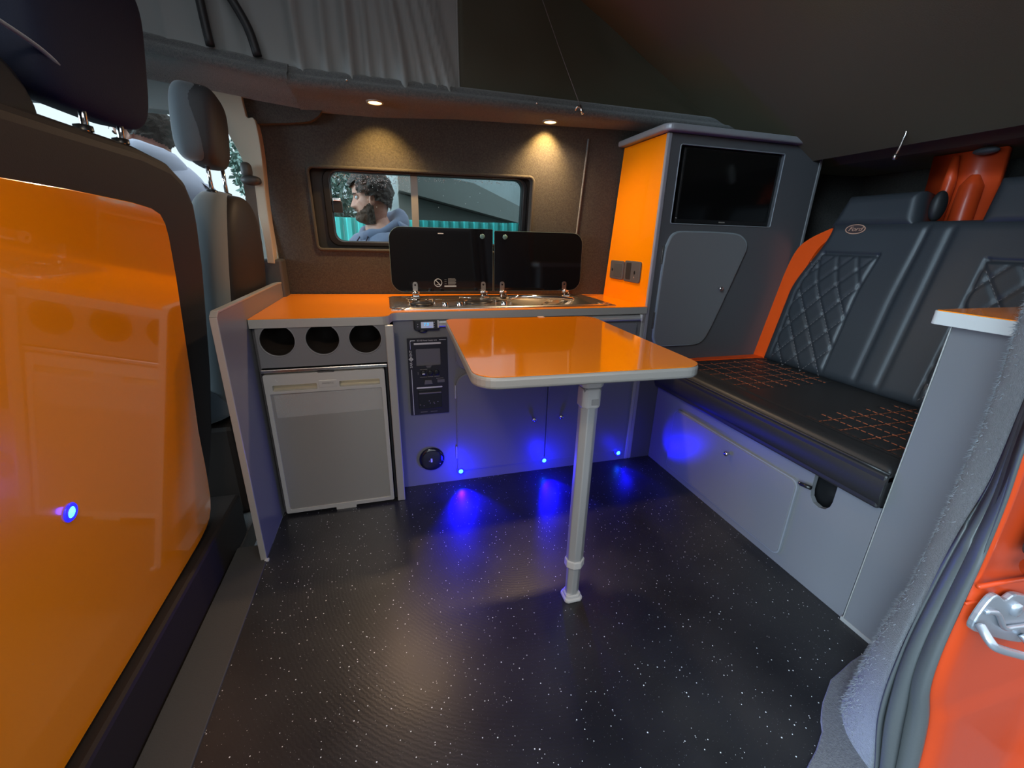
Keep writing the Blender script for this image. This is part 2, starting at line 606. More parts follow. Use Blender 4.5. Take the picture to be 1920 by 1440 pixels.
win = thing('window_1', 'sliding side window with rounded black frame in the far wall', 'window', (.2, 2.06, .905))
del win['category']; win['kind'] = 'structure'
WO = .055
plate('window_frame', rrect(WX0 - .03, WX1 + .03, WZ0 - .03, WZ1 + .03, .02), mWall(WO), .03, BLACKR, win,
      holes=[rrect(-.205, .608, .942, 1.212, .035)[::-1]], bevel=.004)
plate('window_frame', rrect(-.235, .63, .92, 1.222, .045), mWall(WO - .012), .012, BLACKP, win,
      holes=[rrect(-.207, .61, .94, 1.214, .036)[::-1]], bevel=.004)
plate('pane', rrect(-.21, .145, .935, 1.218, .03), mWall(WO + .012), .004, GLASS_L, win, label='clear left-hand pane with rain drops')
plate('pane', rrect(.125, .612, .935, 1.218, .03), mWall(WO + .022), .004, GLASS_R, win, label='tinted right-hand pane')
plate('slider_bar', rrect(.121, .15, .938, 1.216, .002), mWall(WO + .001), .012, nmat('grey_slider_bar', (.22, .21, .2), .4, metal=.4), win, bevel=.002)
plate('window_catch', rrect(-.205, -.165, 1.055, 1.10, .004), mWall(WO - .012), .02, BLACKP, win, bevel=.003)
box('window_catch', (-.20, -.17, 2.045, 2.07, 1.10, 1.112), CHROME, win)
bm = bmesh.new()
for k in range(520):
    x = random.uniform(-.2, .6) if k > 330 else random.uniform(-.2, .13)
    z = 1.208 - abs(random.gauss(0, .022)) if x < .14 else 1.208 - abs(random.gauss(0, .008))
    if random.random() < .06: z = random.uniform(1.08, 1.2)
    s = random.uniform(.0007, .0019)
    lathe_bm([(s, 0), (s * .8, -s * .5), (0, -s * .8)], mWall(WO + .0125 if x < .14 else WO + .0225), x, z, 6, bm)
link('rain_drops', bm, DROP, win, kind='stuff')

# roof rail (carpet-wrapped) with soffit over the kitchen
def rail(name, x0, x1, prof, mat, dz=lambda x: 0, dy=lambda x: 0, n=30, label=None):
    rows = [[(x, y + dy(x), z + dz(x)) for (y, z) in prof] for x in [x0 + (x1 - x0) * i / n for i in range(n + 1)]]
    bm = loft_bm(rows, closed=True)
    bm.faces.ensure_lookup_table()
    return link(name, bm, mat, smooth=True, kind='structure', label=label)
railprof = [(1.735, 1.42), (1.724, 1.427), (1.722, 1.438), (1.730, 1.449), (1.746, 1.454), (1.752, 1.462), (1.757, 1.474), (1.775, 1.484), (1.80, 1.487),
            (2.06, 1.487), (2.06, 1.43), (2.0, 1.405), (1.96, 1.402), (1.93, 1.415), (1.86, 1.421), (1.78, 1.42)]
rail('trim_6', -.27, 1.55, railprof, CARPET_RAIL, label='carpet-wrapped roof rail above the kitchen')
rail('trim_7', -2.3, -.265, [(y, z) for (y, z) in railprof], CARPET_RAIL, dz=lambda x: .004 + max(0, -x - .27) * .10, dy=lambda x: -.004, label='carpet-wrapped roof rail above the cab')
# wedge of carpet under the left end of the rail
plate('trim_8', smoothpoly([(-.47, 1.44), (-.20, 1.44), (-.2, 1.40), (-.24, 1.37), (-.30, 1.36), (-.36, 1.355), (-.425, 1.35), (-.455, 1.36)], 4), mWall(-.03), .06, CARPET, kind='structure', label='carpet corner under the rail')

# rear header beam, rear wall, roof board, canvas
rb = [(1.72, 1.425), (1.73, 1.40), (1.76, 1.375), (1.80, 1.33), (1.9, 1.30), (2.3, 1.30), (2.3, 1.55), (1.74, 1.55), (1.715, 1.45)]
link('trim_9', loft_bm([[(x, y, z) for (x, z) in rb] for y in (.1, .6, 1.1, 1.6, 2.1)], closed=True), BOARD, kind='structure', label='dark header across the rear')
box('wall_rear', (2.32, 2.38, .1, 2.1, -.05, 1.55), CARPET, kind='structure', bevel=0)
box('wall_near', (1.20, 2.34, .20, .30, -.05, 1.56), CARPET_GREY, kind='structure', bevel=0)
def boardz(x): return 1.44 + (1.5 - x) * .516
bm = bmesh.new()
rows = [[(x, y, boardz(x)) for y in (.22, .6, 1.0, 1.4, 1.86)] for x in (1.74, 1.5, 1.0, .5, 0, -.5, -.95)]
ce = link('ceiling', loft_bm(rows), BOARD, kind='structure', label='raised brown roof board sloping up to the front')
thick(ce, .03, 0)
box('ceiling.001', (1.50, 2.36, .1, 2.1, 1.52, 1.56), BOARD, kind='structure', bevel=0)
box('trim_10', (-.9, 1.75, .16, .28, 1.43, 1.49), CARPET, kind='structure', label='near roof rail over the door')

cv = thing('pop_top_canvas', 'grey folded canvas side of the raised roof above the kitchen', 'canvas', (.2, 1.8, 1.48))
# folds: sharp vertical creases between x -.55 and .30, smooth beyond
folds = [(-.60, .010, .010), (-.49, .03, .014), (-.36, .018, .02), (-.20, .018, .025), (-.125, .014, .018), (-.06, .016, .03), (-.01, .010, .018), (.03, .010, .012),
         (.09, .015, .03), (.15, .012, .022), (.20, .012, .024), (.245, .010, .030), (.275, .008, .02)]
NX = 240
rows = []
for j in range(25):
    t = j / 24
    row = []
    for i in range(NX + 1):
        x = -.95 + 2.43 * i / NX
        ztop = boardz(x) + .005
        zb = 1.442 + max(0, -x - .25) * .13
        z = zb + (ztop - zb) * t
        d = 0
        for (c, w, a) in folds:
            cc = c - .10 * t + .02 * sin(9 * c + 4 * t)
            q = (x - cc) / w
            d += a * math.exp(-q * q) * (1 - .35 * t)
        d += .006 * noise.noise(Vector((x * 6, t * 4, 0))) + (.012 * sin(x * 9 + t * 3) if x < -.45 else .004 * sin(x * 5 + 2 * t))
        row.append((x, 1.775 - d + .03 * sin(t * 2.2) * (1 if x < .3 else .3), z))
    rows.append(row)
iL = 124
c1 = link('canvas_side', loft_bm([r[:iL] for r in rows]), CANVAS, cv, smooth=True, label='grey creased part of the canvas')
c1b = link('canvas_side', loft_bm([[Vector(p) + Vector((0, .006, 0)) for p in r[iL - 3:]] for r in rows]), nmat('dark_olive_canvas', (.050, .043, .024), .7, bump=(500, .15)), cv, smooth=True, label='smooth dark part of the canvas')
tube('canvas_hem', [tuple(Vector(r[iL - 1]) + Vector((.0, -.002, 0))) for r in rows], .003, CANVAS, cv, n=6)
rows = [[(-.95 + .01 * sin(y * 20), y, 1.478 + (2.68 - 1.478) * t) for y in [.24 + 1.54 * i / 20 for i in range(21)]] for t in (0, .25, .5, .75, 1)]
c2 = link('canvas_front', loft_bm(rows), CANVAS, cv, smooth=True)
rows = [[(x, .24, 1.478 + (boardz(x) - 1.478) * t) for x in [.25 + 1.23 * i / 20 for i in range(21)]] for t in (0, .5, 1)]
c3 = link('canvas_side', loft_bm(rows), CANVAS, cv, smooth=True)
# dark webbing straps at the left of the canvas
tube('webbing_strap', smoothpoly([(-.47, 1.735, 1.50), (-.475, 1.73, 1.60), (-.48, 1.73, 1.75)], 4, False), .012, BLACKR, cv)
tube('webbing_strap', smoothpoly([(-.345, 1.74, 1.49), (-.36, 1.735, 1.56), (-.40, 1.73, 1.64), (-.46, 1.73, 1.75)], 4, False), .013, BLACKR, cv)
# bungee cord and clip
el = thing('elastic_cord', 'thin elastic cord running down to a chrome hook on the rail', 'cord', (.75, 1.70, 1.43))
tube('cord', smoothpoly([(.578, 1.712, 1.753), (.66, 1.709, 1.60), (.744, 1.706, 1.45)], 6, False), .0011, STITCH_G, el, n=6)
tube('hook', [(.744, 1.706, 1.452), (.750, 1.705, 1.435), (.757, 1.705, 1.422)], [.003, .005, .006], CHROME, el)
tube('hook', smoothpoly([(.728, 1.712, 1.434), (.73, 1.705, 1.443), (.738, 1.703, 1.446), (.745, 1.705, 1.44)], 5, False), .003, CHROME, el)
for (x, z, a) in ((-.086, 1.449, 'left'), (.576, 1.446, 'right')):
    o = link('rail_stud', ell_bm((x, 1.722, z), (.004, .004, .004), 10, 8), CHROME, smooth=True)
    tag(o, 'tiny bright stud on the roof rail near the %s ceiling lamp' % a, 'stud')

# downlights in the soffit
for (x, y, who) in ((-.002, 1.822, 'left-hand'), (.674, 1.835, 'right-hand')):
    t = thing('downlight', 'small round warm ceiling lamp, %s of the pair over the window' % who, 'light', (x, y, 1.42), 'warm lamps in the soffit')
    lathe('lamp_rim', [(.030, 0), (.031, .002), (.030, .006), (.024, .007), (.023, .003), (.030, 0)], mZ(1.422), x, y, TRIM, t)
    lathe('lamp_lens', [(.0, .007), (.012, .0072), (.023, .004), (.023, -.004)], mZ(1.422), x, y, WARM_LENS, t)
    light('SPOT', (x, y, 1.408), (1.0, .60, .18), 13, .012, aim=(-.0, .62, -1), angle=92, blend=.8)
    light('SPOT', (x, y, 1.408), (1.0, .68, .40), 20, .02, aim=(0, -.30, -1), angle=155, blend=1)

# added fill lamps, unseen in the near rail, to light the kitchen fronts
for x, wh in ((-.22, 'toward the cab'), (.98, 'toward the bench')):
    t = thing('downlight', 'added unseen warm fill lamp over the sliding door, ' + wh, 'light', (x, .225, 1.43), 'added fill lamps over the door')
    lathe('lamp_rim', [(.030, 0), (.031, .002), (.030, .006), (.024, .007), (.023, .003), (.030, 0)], mZ(1.432), x, .225, TRIM, t)
    lathe('lamp_lens', [(.0, .007), (.012, .0072), (.023, .004), (.023, -.004)], mZ(1.432), x, .225, WARM_LENS, t)
    light('SPOT', (x, .225, 1.415), (1.0, .80, .58), 24, .06, aim=(.25 if x < 0 else -.35, .9, -.75), angle=110, blend=1)

# ================================================================== FRONT TRIM, PILLAR, CAB
pl = thing('trim_11', 'cream B-pillar trim beside the kitchen wall', 'trim', (-.45, 1.97, .86))
del pl['category']; pl['kind'] = 'structure'
bp_out = smoothpoly([(-.80, 1.535), (-.60, 1.51), (-.475, 1.50), (-.458, 1.40), (-.452, 1.362), (-.428, 1.355), (-.423, 1.25), (-.431, 1.10), (-.434, .95), (-.437, .85)], 5, False) + \
    smoothpoly([(-.462, .852), (-.462, .95), (-.471, 1.08), (-.478, 1.17), (-.497, 1.24), (-.520, 1.30), (-.545, 1.37), (-.580, 1.425), (-.64, 1.46), (-.80, 1.475)], 5, False)
plate('pillar_panel', bp_out, mY(1.955), .06, CREAM, pl, bevel=.008, seg=3)
box('pillar_base', (-.56, -.415, 1.965, 2.06, -.05, .865), nmat('grey_pillar_base', (.05, .05, .052), .6), pl, bevel=.008)
sb = thing('seat_belt', 'grey seat belt hanging from its dark anchor on the cream pillar', 'seat belt', (-.47, 1.93, 1.15))
link('belt_anchor', ell_bm((-.475, 1.925, 1.185), (.018, .02, .026), p=.7), nmat('taupe_plastic', (.055, .05, .046), .5), sb, smooth=True)
link('belt_anchor', ell_bm((-.465, 1.925, 1.150), (.034, .024, .017), p=.8), nmat('dark_taupe_plastic', (.035, .032, .03), .5), sb, smooth=True)
rows = [[(-.490 - .004 * t, 1.915, 1.15 - .3 * t), (-.455 - .012 * t, 1.925, 1.15 - .3 * t)] for t in (0, .3, .6, 1)]
thick(link('belt_webbing', loft_bm(rows), nmat('grey_webbing', (.08, .085, .085), .8), sb), .003)

# cab shell (headlining, door header, near side)
box('ceiling.002', (-2.3, -.93, .16, 2.06, 1.50, 1.54), HEADL, kind='structure', bevel=0)
plate('wall_cab', [(-2.3, -.1), (-.44, -.1), (-.44, 1.54), (-2.3, 1.54)], mY(2.04), .05, HEADL, kind='structure', label='inside of the driver door',
      holes=[rrect(-2.0, -.50, .84, 1.375, .08)[::-1]])
w2 = plate('window_2', rrect(-2.0, -.5, .84, 1.375, .08), mY(2.06), .004, GLASS_C, kind='structure', label='driver door window')
box('trim_12', (-2.3, -.47, 1.98, 2.05, 1.365, 1.50), HEADL, kind='structure', label='pale cab lining over the driver window', bevel=.01)
box('wall_front', (-2.36, -2.3, .1, 2.1, -.1, .85), BLACKM, kind='structure', bevel=0)
box('wall_nearcab', (-2.3, -.75, .10, .16, -.1, 1.54), HEADL, kind='structure', bevel=0)

box('wall_doorpost', (-.95, -.36, .12, .19, -.3, 1.50), CARPET_GREY, kind='structure', bevel=.01)
# double passenger seat: moulded back with orange insert
ds = thing('double_seat', 'black moulded back of the front double seat with big glossy orange panel', 'seat', (-.6, .8, 0))
sur = [(.20, .12), (1.255, .12), (1.263, .192), (1.316, .34), (1.341, .416), (1.366, .575), (1.371, .731), (1.372, .877), (1.360, .986), (1.347, 1.037), (1.301, 1.088), (1.224, 1.116), (1.10, 1.126), (.9, 1.125), (.20, 1.125)]
plate('back_shell', sur, mBulk, .12, BLACKM, ds, bevel=.028, seg=4)
ins = [(.30, .147), (.80, .147), (1.086, .150), (1.16, .152), (1.205, .160), (1.232, .172), (1.247, .195), (1.252, .236), (1.246, .29), (1.237, .349), (1.216, .46), (1.205, .597), (1.191, .738), (1.178, .866), (1.163, .955), (1.152, .983), (1.135, 1.001), (1.10, 1.011), (1.027, 1.018), (.854, 1.025), (.30, 1.035)]
plate('orange_insert', ins, mBulk, .006, ORANGE_PANEL, ds, bevel=.0015, d0=-.006)
box('seat_base', (-.66, -.532, .2, 1.42, -.02, .135), BLACKM, ds, bevel=.01)
lp = lambda u, v, d: mBulk(u, v, d - .006)
ledp = thing('blue_spot_lamp', 'blue spot lamp set in the orange seat-back panel', 'light', (-.516, .728, .544), 'blue spot lamps')
lathe('lamp_ring', [(.014, .001), (.0155, -.001), (.014, -.003), (.010, -.004), (.0085, -.002)], lp, .728, .544, BLUE_RING, ledp)
lathe('lamp_lens', [(.0095, -.002), (.005, -.0045), (0, -.005)], lp, .728, .544, BLUE_LENS, ledp)
light('POINT', (-.500, .728, .546), (.05, .02, 1), .03, .006)
# head restraint of the double seat
def headrest_bm(c, r, rot=None, flare=.12, p=.55, nu=36, nv=24):
    def fn(v):
        k = 1 + flare * (v.z / r[2]) * .5
        return Vector((v.x, v.y * k, v.z))
    return ell_bm(c, r, nu, nv, fn, rot=rot, p=p)
link('head_restraint', headrest_bm((-.480, 1.020, 1.285), (.050, .170, .132), Matrix.Rotation(math.radians(7), 3, 'Y'), .08, .42), LEATHER_H, ds, smooth=True, label='large navy head restraint')
for y in (.975, 1.085):
    tube('head_restraint_post', [(-.475, y, 1.09), (-.468, y, 1.20)], .006, CHROME, ds)
    lathe('post_socket', [(.013, .0), (.013, .008), (.006, .010)], lambda u, v, d: (u, v, 1.124 + d), -.475, y, BLACKP, ds)
# outer shoulder of the seat, nearer the door
link('seat_shoulder', ell_bm((-.545, .68, 1.10), (.085, .235, .118), 32, 20, p=.6), nmat('black_grey_upholstery', (.010, .011, .013), .7, bump=(300, .2), spec=.2), ds, smooth=True)
tube('shoulder_piping', smoothpoly([(-.452, .72, 1.222), (-.448, .80, 1.214), (-.447, .87, 1.205), (-.449, .935, 1.185)], 6, False), .003, LEATHER_L, ds)

# driver seat
dv = thing('driver_seat', 'driver seat with brown-black back shell and two-tone head restraint', 'seat', (-.53, 1.72, 0))
rz = Matrix.Rotation(math.radians(8), 3, 'Z') @ Matrix.Rotation(math.radians(5), 3, 'Y')
link('head_restraint', headrest_bm((-.515, 1.70, 1.265), (.052, .135, .108), rz, .10), nmat('black_grey_cloth', (.030, .031, .034), .7, bump=(400, .2)), dv, smooth=True)
# pale inner half of the head restraint, stitched along the seam
def half(v):
    return Vector((v.x, v.y, v.z))
link('head_restraint_side', headrest_bm((-.528, 1.635, 1.268), (.048, .075, .102), Matrix.Rotation(math.radians(14), 3, 'Z') @ Matrix.Rotation(math.radians(5), 3, 'Y'), .05, .6), LEATHER_L, dv, smooth=True)
tube('seam', smoothpoly([(-.478, 1.60, 1.36), (-.468, 1.585, 1.30), (-.470, 1.590, 1.22), (-.480, 1.60, 1.18)], 6, False), .0012, WHITE, dv, n=6)
for (x, y) in ((-.515, 1.655), (-.51, 1.775)):
    tube('head_restraint_post', [(x, y, 1.06), (x, y, 1.20)], .006, CHROME, dv)
    lathe('post_socket', [(.015, .0), (.015, .008), (.006, .012)], lambda u, v, d: (u, v, 1.082 + d), x, y, BLACKP, dv)
def seatback(v):
    k = 1.0 - .22 * max(0, v.z / .38) ** 3
    return Vector((v.x, v.y * k, v.z))
link('backrest', ell_bm((-.555, 1.72, .72), (.070, .225, .375), 40, 28, seatback, p=.62, rot=Matrix.Rotation(math.radians(6), 3, 'Y')), nmat('grey_cloth_front', (.09, .105, .11), .8, sheen=.3), dv, smooth=True)
link('back_shell', ell_bm((-.520, 1.745, .715), (.058, .195, .37), 40, 28, seatback, p=.62, rot=Matrix.Rotation(math.radians(6), 3, 'Y')), BLACKM, dv, smooth=True)
link('seat_cushion', ell_bm((-.80, 1.72, .42), (.26, .25, .09), 30, 16, p=.5), LEATHER_L, dv, smooth=True)
box('seat_pedestal', (-1.0, -.55, 1.52, 1.92, -.02, .34), BLACKM, dv, bevel=.02)


# ================================================================== KITCHEN
KY, FYp = 1.535, 1.443
# divider panel
dvd = thing('divider_panel', 'tall grey side panel with pale edging at the left end of the kitchen', 'panel', (-.437, 1.6, 0))
dp = [(1.222, .0), (2.02, .0), (2.02, .755), (1.97, .775), (1.90, .778), (1.24, .775), (1.222, .765)]
plate('panel_board', [(1.226, .0), (2.02, .0), (2.02, .752), (1.97, .771), (1.90, .774), (1.24, .771), (1.226, .763)], mXp(-.4255), .015, GREY, dvd)
tube_pts = [(1.224, .0), (1.224, .762), (1.24, .774), (1.90, .777), (1.97, .773), (2.02, .754)]
bm = bmesh.new()
for a, b in zip(tube_pts, tube_pts[1:]):
    (y0, z0), (y1, z1) = a, b
    t = Vector((y1 - y0, z1 - z0)).normalized(); n = Vector((-t.y, t.x)) * .003
    vs = []
    for x in (-.4245, -.4415):
        vs.append([bm.verts.new((x, y0 - n.x, z0 - n.y)), bm.verts.new((x, y1 - n.x, z1 - n.y)), bm.verts.new((x, y1 + n.x, z1 + n.y)), bm.verts.new((x, y0 + n.x, z0 + n.y))])
    A, B = vs
    bm.faces.new(A); bm.faces.new(B[::-1])
    for k in range(4): bm.faces.new((A[k], A[(k + 1) % 4], B[(k + 1) % 4], B[k]))
link('edging', bm, TRIM, dvd, bevel=.001)
box('foot_clip', (-.430, -.418, 1.214, 1.224, 0, .007), PLAST_W, dvd, bevel=.001)

# worktop
wt = thing('worktop', 'glossy orange kitchen worktop with silver-grey edging', 'worktop', (.3, 1.75, .69))
wo = [(-.424, 1.452), (-.035, 1.452)] + [(-.035 + .032 * sin(a), 1.484 - .032 * cos(a)) for a in [k * pi / 12 for k in range(1, 7)]] + \
     [(.003 + .02 - .02 * cos(a), 1.505 + .02 * sin(a)) for a in [k * pi / 12 for k in range(1, 7)]] + [(1.028, 1.525), (1.028, 1.925), (-.424, 2.065)]
whole = rrect(.012, .885, 1.575, 1.885, .05, 8)[::-1]
plate('laminate_top', wo, mZ(.7155), .002, ORANGE, wt, holes=[whole])
plate('edging', [(x, y - .001) for x, y in wo], mZ(.7138), .028, TRIM, wt, bevel=.005, seg=3, holes=[whole])

# fridge housing
fc = thing('fridge_housing', 'grey cabinet with three round cubby holes above the fridge', 'cabinet', (-.2, 1.6, 0))
holes = [(-.352, .645), (-.219, .644), (-.087, .642)]
plate('front_panel', rrect(-.411, -.022, .556, .686, .001), mY(FYp + .012), .016, GREY, fc, holes=[circ(x, z, .051, 40)[::-1] for x, z in holes], bevel=0)
for x, z in holes:
    lathe('cubby_rim', [(.0535, .0005), (.0535, -.0015), (.0505, -.0015), (.0500, .004)], mY(FYp + .012), x, z, nmat('grey_rim', (.20, .20, .205), .4), fc, 40)
    lathe('cubby_liner', [(.0505, .001), (.0505, .16), (.0, .165)], mY(FYp + .012), x, z, BLACKM, fc, 36)
box('side_board', (-.022, -.006, FYp + .012, 1.98, .0, .686), GREY, fc)
box('edging', (-.022, .006, FYp + .001, FYp + .013, .0, .686), TRIM, fc, bevel=.003)
box('side_board', (-.424, -.414, FYp + .03, 2.0, .0, .686), GREY_DARK, fc)
box('back_board', (-.414, -.022, 1.94, 1.95, .02, .686), GREY_DARK, fc)

# fridge
fr = thing('fridge', 'silver compact fridge with a recessed handle bar, under the cubby holes', 'fridge', (-.217, 1.68, 0))
box('cabinet_body', (-.405, -.03, 1.475, 1.90, .02, .535), BLACKP, fc if False else fr, bevel=.004)
box('mounting_frame', (-.413, -.0235, 1.447, 1.475, .540, .552), STEEL, fr, bevel=.002)
box('mounting_frame', (-.031, -.0235, 1.452, 1.475, .012, .540), BLACKP, fr, bevel=.001)
box('mounting_frame', (-.413, -.407, 1.452, 1.475, .012, .540), BLACKP, fr, bevel=.001)
x0, x1, z0, z1 = -.4085, -.0345, .012, .5365
hz0, hz1 = .484, .506
door_out = rrect(x0, x1, z0, z1, .006)
plate('door_frame', door_out, mY(1.441), .034, FRIDGE_FR, fr, holes=[rrect(x0 + .013, x1 - .013, z0 + .014, .4705, .003)[::-1], rrect(-.385, -.252, .479, .500, .004)[::-1], rrect(-.182, -.052, .482, .503, .004)[::-1]], bevel=.002)
plate('door_panel', rrect(x0 + .012, x1 - .012, z0 + .013, .472, .003), mY(1.4445), .006, FRIDGE, fr)
for (a, b, zc) in ((-.386, -.251, .4905), (-.183, -.051, .4925)):
    bm = bmesh.new()
    prof = [(-.012, .012), (-.006, .018), (.004, .014), (.011, .006)]
    for (za, da), (zb, db) in zip(prof, prof[1:]):
        vs = [bm.verts.new((a, 1.441 + da, zc + za)), bm.verts.new((b, 1.441 + da, zc + za)), bm.verts.new((b, 1.441 + db, zc + zb)), bm.verts.new((a, 1.441 + db, zc + zb))]
        bm.faces.new(vs)
    link('handle', bm, nmat('satin_handle', (.62, .56, .42), .3, metal=.6), fr, smooth=True)
box('latch_notch', (-.245, -.195, 1.4385, 1.446, .5365, .5400), BLACKP, fr, bevel=.001)
plate('brand_badge', rrect(-.246, -.188, .484, .509, .003), mY(1.4395), .003, FRIDGE_FR, fr, bevel=.001)
text('lettering', 'DOMETIC', .0085, (-.217, 1.4388, .4985), RY, nmat('grey_lettering', (.25, .24, .22), .5), fr)
plate('hinge_foot', rrect(-.243, -.173, -.001, .011, .002), mY(1.443), .03, FRIDGE_FR, fr, bevel=.001)
bm = tube_bm([(-.372 + .004 * k * k * .3 - .0, 1.4403, .519 + .0035 * k) for k in range(-2, 2)], .0006, 6)
link('scratch', bm, WHITE, fr)
# protective film left on the top of the fridge door
bm = bmesh.new()
rows = []
for j in range(14):
    rows.append([(-.386 + .335 * i / 40, 1.4435 - .0016 * abs(noise.noise(Vector((i * .16, j * .22, 3)))) * (1 + 2 * max(0, i - 22) / 18), .385 + .08 * j / 13 + .004 * (i / 40)) for i in range(41)])
fm = bpy.data.materials.new('thin_plastic_film'); fm.use_nodes = True
b = fm.node_tree.nodes['Principled BSDF']; b.inputs['Base Color'].default_value = (.9, .9, .88, 1); b.inputs['Alpha'].default_value = .16; b.inputs['Roughness'].default_value = .12
link('plastic_film', loft_bm(rows, bm), fm, fr, smooth=True)

# main kitchen cabinet
kc = thing('kitchen_cabinet', 'long grey kitchen cabinet with doors under the hob', 'cabinet', (.5, 1.7, 0))
plate('front_panel', rrect(.006, 1.012, .0, .686, .001), mY(KY), .016, GREY, kc, holes=[rrect(.062, .182, .33, .60, .002)[::-1]])
box('edging', (1.012, 1.028, KY - .004, KY + .012, .0, .686), TRIM, kc, bevel=.003)
box('side_board', (.006, .020, KY + .016, 1.98, .0, .686), GREY_DARK, kc)
box('side_board', (1.014, 1.027, KY + .016, 1.90, .0, .686), GREY_DARK, kc)
lower_l = rrect(.227, .5985, .054, .470, (.004, .004, .012, .045), 8)
lower_r = rrect(.610, .992, .054, .455, (.004, .004, .045, .012), 8)
doors = [('door', lower_l, 'lower left door'), ('door', lower_r, 'lower right door'), ('door', rrect(.227, .60, .492, .655, (.045, .012, .006, .006), 8), None), ('door', rrect(.616, .985, .492, .648, (.012, .04, .01, .01), 8), None)]
for k, (n, o, l) in enumerate(doors):
    d = plate(n, o, mY(KY - .012), .0115, GREY, kc, bevel=.0012)
    cx = sum(p[0] for p in o) / len(o); cz = sum(p[1] for p in o) / len(o)
    o2 = [(cx + (p[0] - cx) * 1.012, cz + (p[1] - cz) * 1.014) for p in o]
    e = plate('door_edging', o2, mY(KY - .0105), .010, nmat('mid_grey_edging', (.19, .195, .20), .4), kc, holes=[[(cx + (p[0] - cx) * .999, cz + (p[1] - cz) * .999) for p in o][::-1]])
    if k < 2:
        kx, kz = ((.545, .259), (.666, .260))[k]
        lathe('knob', [(.004, 0), (.004, -.007), (.009, -.011), (.010, -.016), (.007, -.020), (0, -.021)], mY(KY - .012), kx, kz, CHROME, kc, 20)
for z in (.40, .135):
    box('hinge', (.2185, .2245, KY - .008, KY, z - .028, z + .028), TRIM, kc, bevel=.001)
box('plinth_groove', (.23, .99, KY - .0006, KY + .001, .0485, .050), GREY_DARK, kc, bevel=0)
# table hanging rail along the cabinet front
tr = thing('table_rail', 'long silver mounting rail for the table under the worktop edge', 'rail', (.6, 1.51, .67))
link('rail_profile', loft_bm([[(x, 1.535 - d, z) for (d, z) in ((0, .660), (.016, .660), (.020, .664), (.020, .670), (.014, .674), (.013, .680), (0, .682))] for x in (.165, 1.0)], closed=True), ALU, tr)
box('end_cap', (.160, .166, 1.513, 1.535, .658, .684), PLAST_W, tr, bevel=.001)
box('end_cap', (.999, 1.005, 1.513, 1.535, .658, .684), PLAST_W, tr, bevel=.001)

# heater/fridge display
dpn = thing('display_unit', 'small black display with blue digits under the worktop edge', 'display', (.122, 1.53, .673))
plate('housing', rrect(.0765, .168, .6475, .6860, (.010, .006, .003, .003)), mY(KY - .014), .0135, BLACKP, dpn, bevel=.002)
plate('bezel', rrect(.0825, .162, .652, .682, .003), mY(KY - .0150), .002, nmat('charcoal_bezel', (.03, .03, .03), .3), dpn, bevel=.0005)
plate('screen', rrect(.102, .146, .657, .679, .001), mY(KY - .0158), .001, LCD, dpn)
text('digits', '7.9', .0155, (.121, KY - .0164, .6695), RY, LCD_TXT, dpn)
plate('digit_bar', rrect(.122, .140, .6595, .6620, .0005), mY(KY - .0164), .0006, nmat('violet_bar', (.2, .25, .6), .4, emit=((.15, .2, .6), .6)), dpn)
for (x, z) in ((.0905, .671), (.0905, .6625), (.149, .6775), (.149, .6685), (.149, .6605)):
    lathe('indicator', [(.0016, 0), (.0012, -.0005), (0, -.0008)], mY(KY - .0158), x, z, WHITE, dpn, 10)
link('thumb_tab', ell_bm((.108, KY - .008, .6445), (.016, .007, .006)), BLACKP, dpn, smooth=True)

# power control panel
cp = thing('control_panel', 'tall black power control panel with white lines and lettering', 'control panel', (.122, 1.53, .316))
X0, X1, Z0, Z1 = .0495, .1955, .316, .6185
plate('face_plate', rrect(X0, X1, Z0, Z1, .003), mY(KY - .005), .0048, nmat('black_panel_face', (.014, .012, .016), .38), cp, bevel=.0012,
      holes=[rrect(.079, .169, .512, .5775, .004)[::-1]])
plate('tinted_cover', rrect(.079, .169, .512, .5775, .004), mY(KY - .0035), .003, SCREEN, cp, bevel=.001)
plate('cover_tab', [(.112, .5125), (.136, .5125), (.130, .504), (.118, .504)], mY(KY - .006), .002, SCREEN, cp)
def strip(x0, x1, z0, z1, mat=WHITE, name='white_line', pr=.0057):
    return plate(name, rrect(x0, x1, z0, z1, min(x1 - x0, z1 - z0) * .3, 3), mY(KY - pr), .0008, mat, cp)
strip(.0735, .1715, .594, .6005)
strip(.0755, .172, .423, .4285)
strip(.0605, .0785, .6085, .6105); strip(.165, .191, .6085, .6105)
tube('white_line', [(.0655, KY - .0053, .6097), (.0612, KY - .0053, .607), (.0605, KY - .0053, .603), (.0605, KY - .0053, .577)], .0010, WHITE, cp, n=6)
strip(.0595, .0617, .3175, .500)
text('lettering', 'EC155 Power Supply Unit', .0068, (.1215, KY - .0056, .6092), RY, WHITE, cp)
text('lettering', 'SAR', .0125, (.0610, KY - .0056, .5175), basis((0, 0, 1), (-1, 0, 0)), WHITE, cp)
text('lettering', 'ENT', .0125, (.0610, KY - .0056, .5625), basis((0, 0, 1), (-1, 0, 0)), WHITE, cp)
plate('diamond_logo', [(.0610 - .0085, .5400), (.0610, .5400 - .0095), (.0610 + .0085, .5400), (.0610, .5400 + .0095)], mY(KY - .0057), .0008, WHITE, cp)
text('lettering', 'G', .0115, (.0610, KY - .0067, .5400), basis((0, 0, 1), (-1, 0, 0)), BLACKP, cp)
for k, x in enumerate((.1035, .129, .152)):
    lathe('push_switch', [(.0105, 0), (.0105, -.004), (.009, -.005), (0, -.004)], mY(KY - .005), x, .484, BLACKP, cp, 20)
link('switch_lamp', ell_bm((.1035, KY - .0105, .482), (.006, .0014, .0028), 12, 8), WHITE, cp, smooth=True)
strip(.083, .0845, .479, .489, GREYPRINT, 'print_mark')
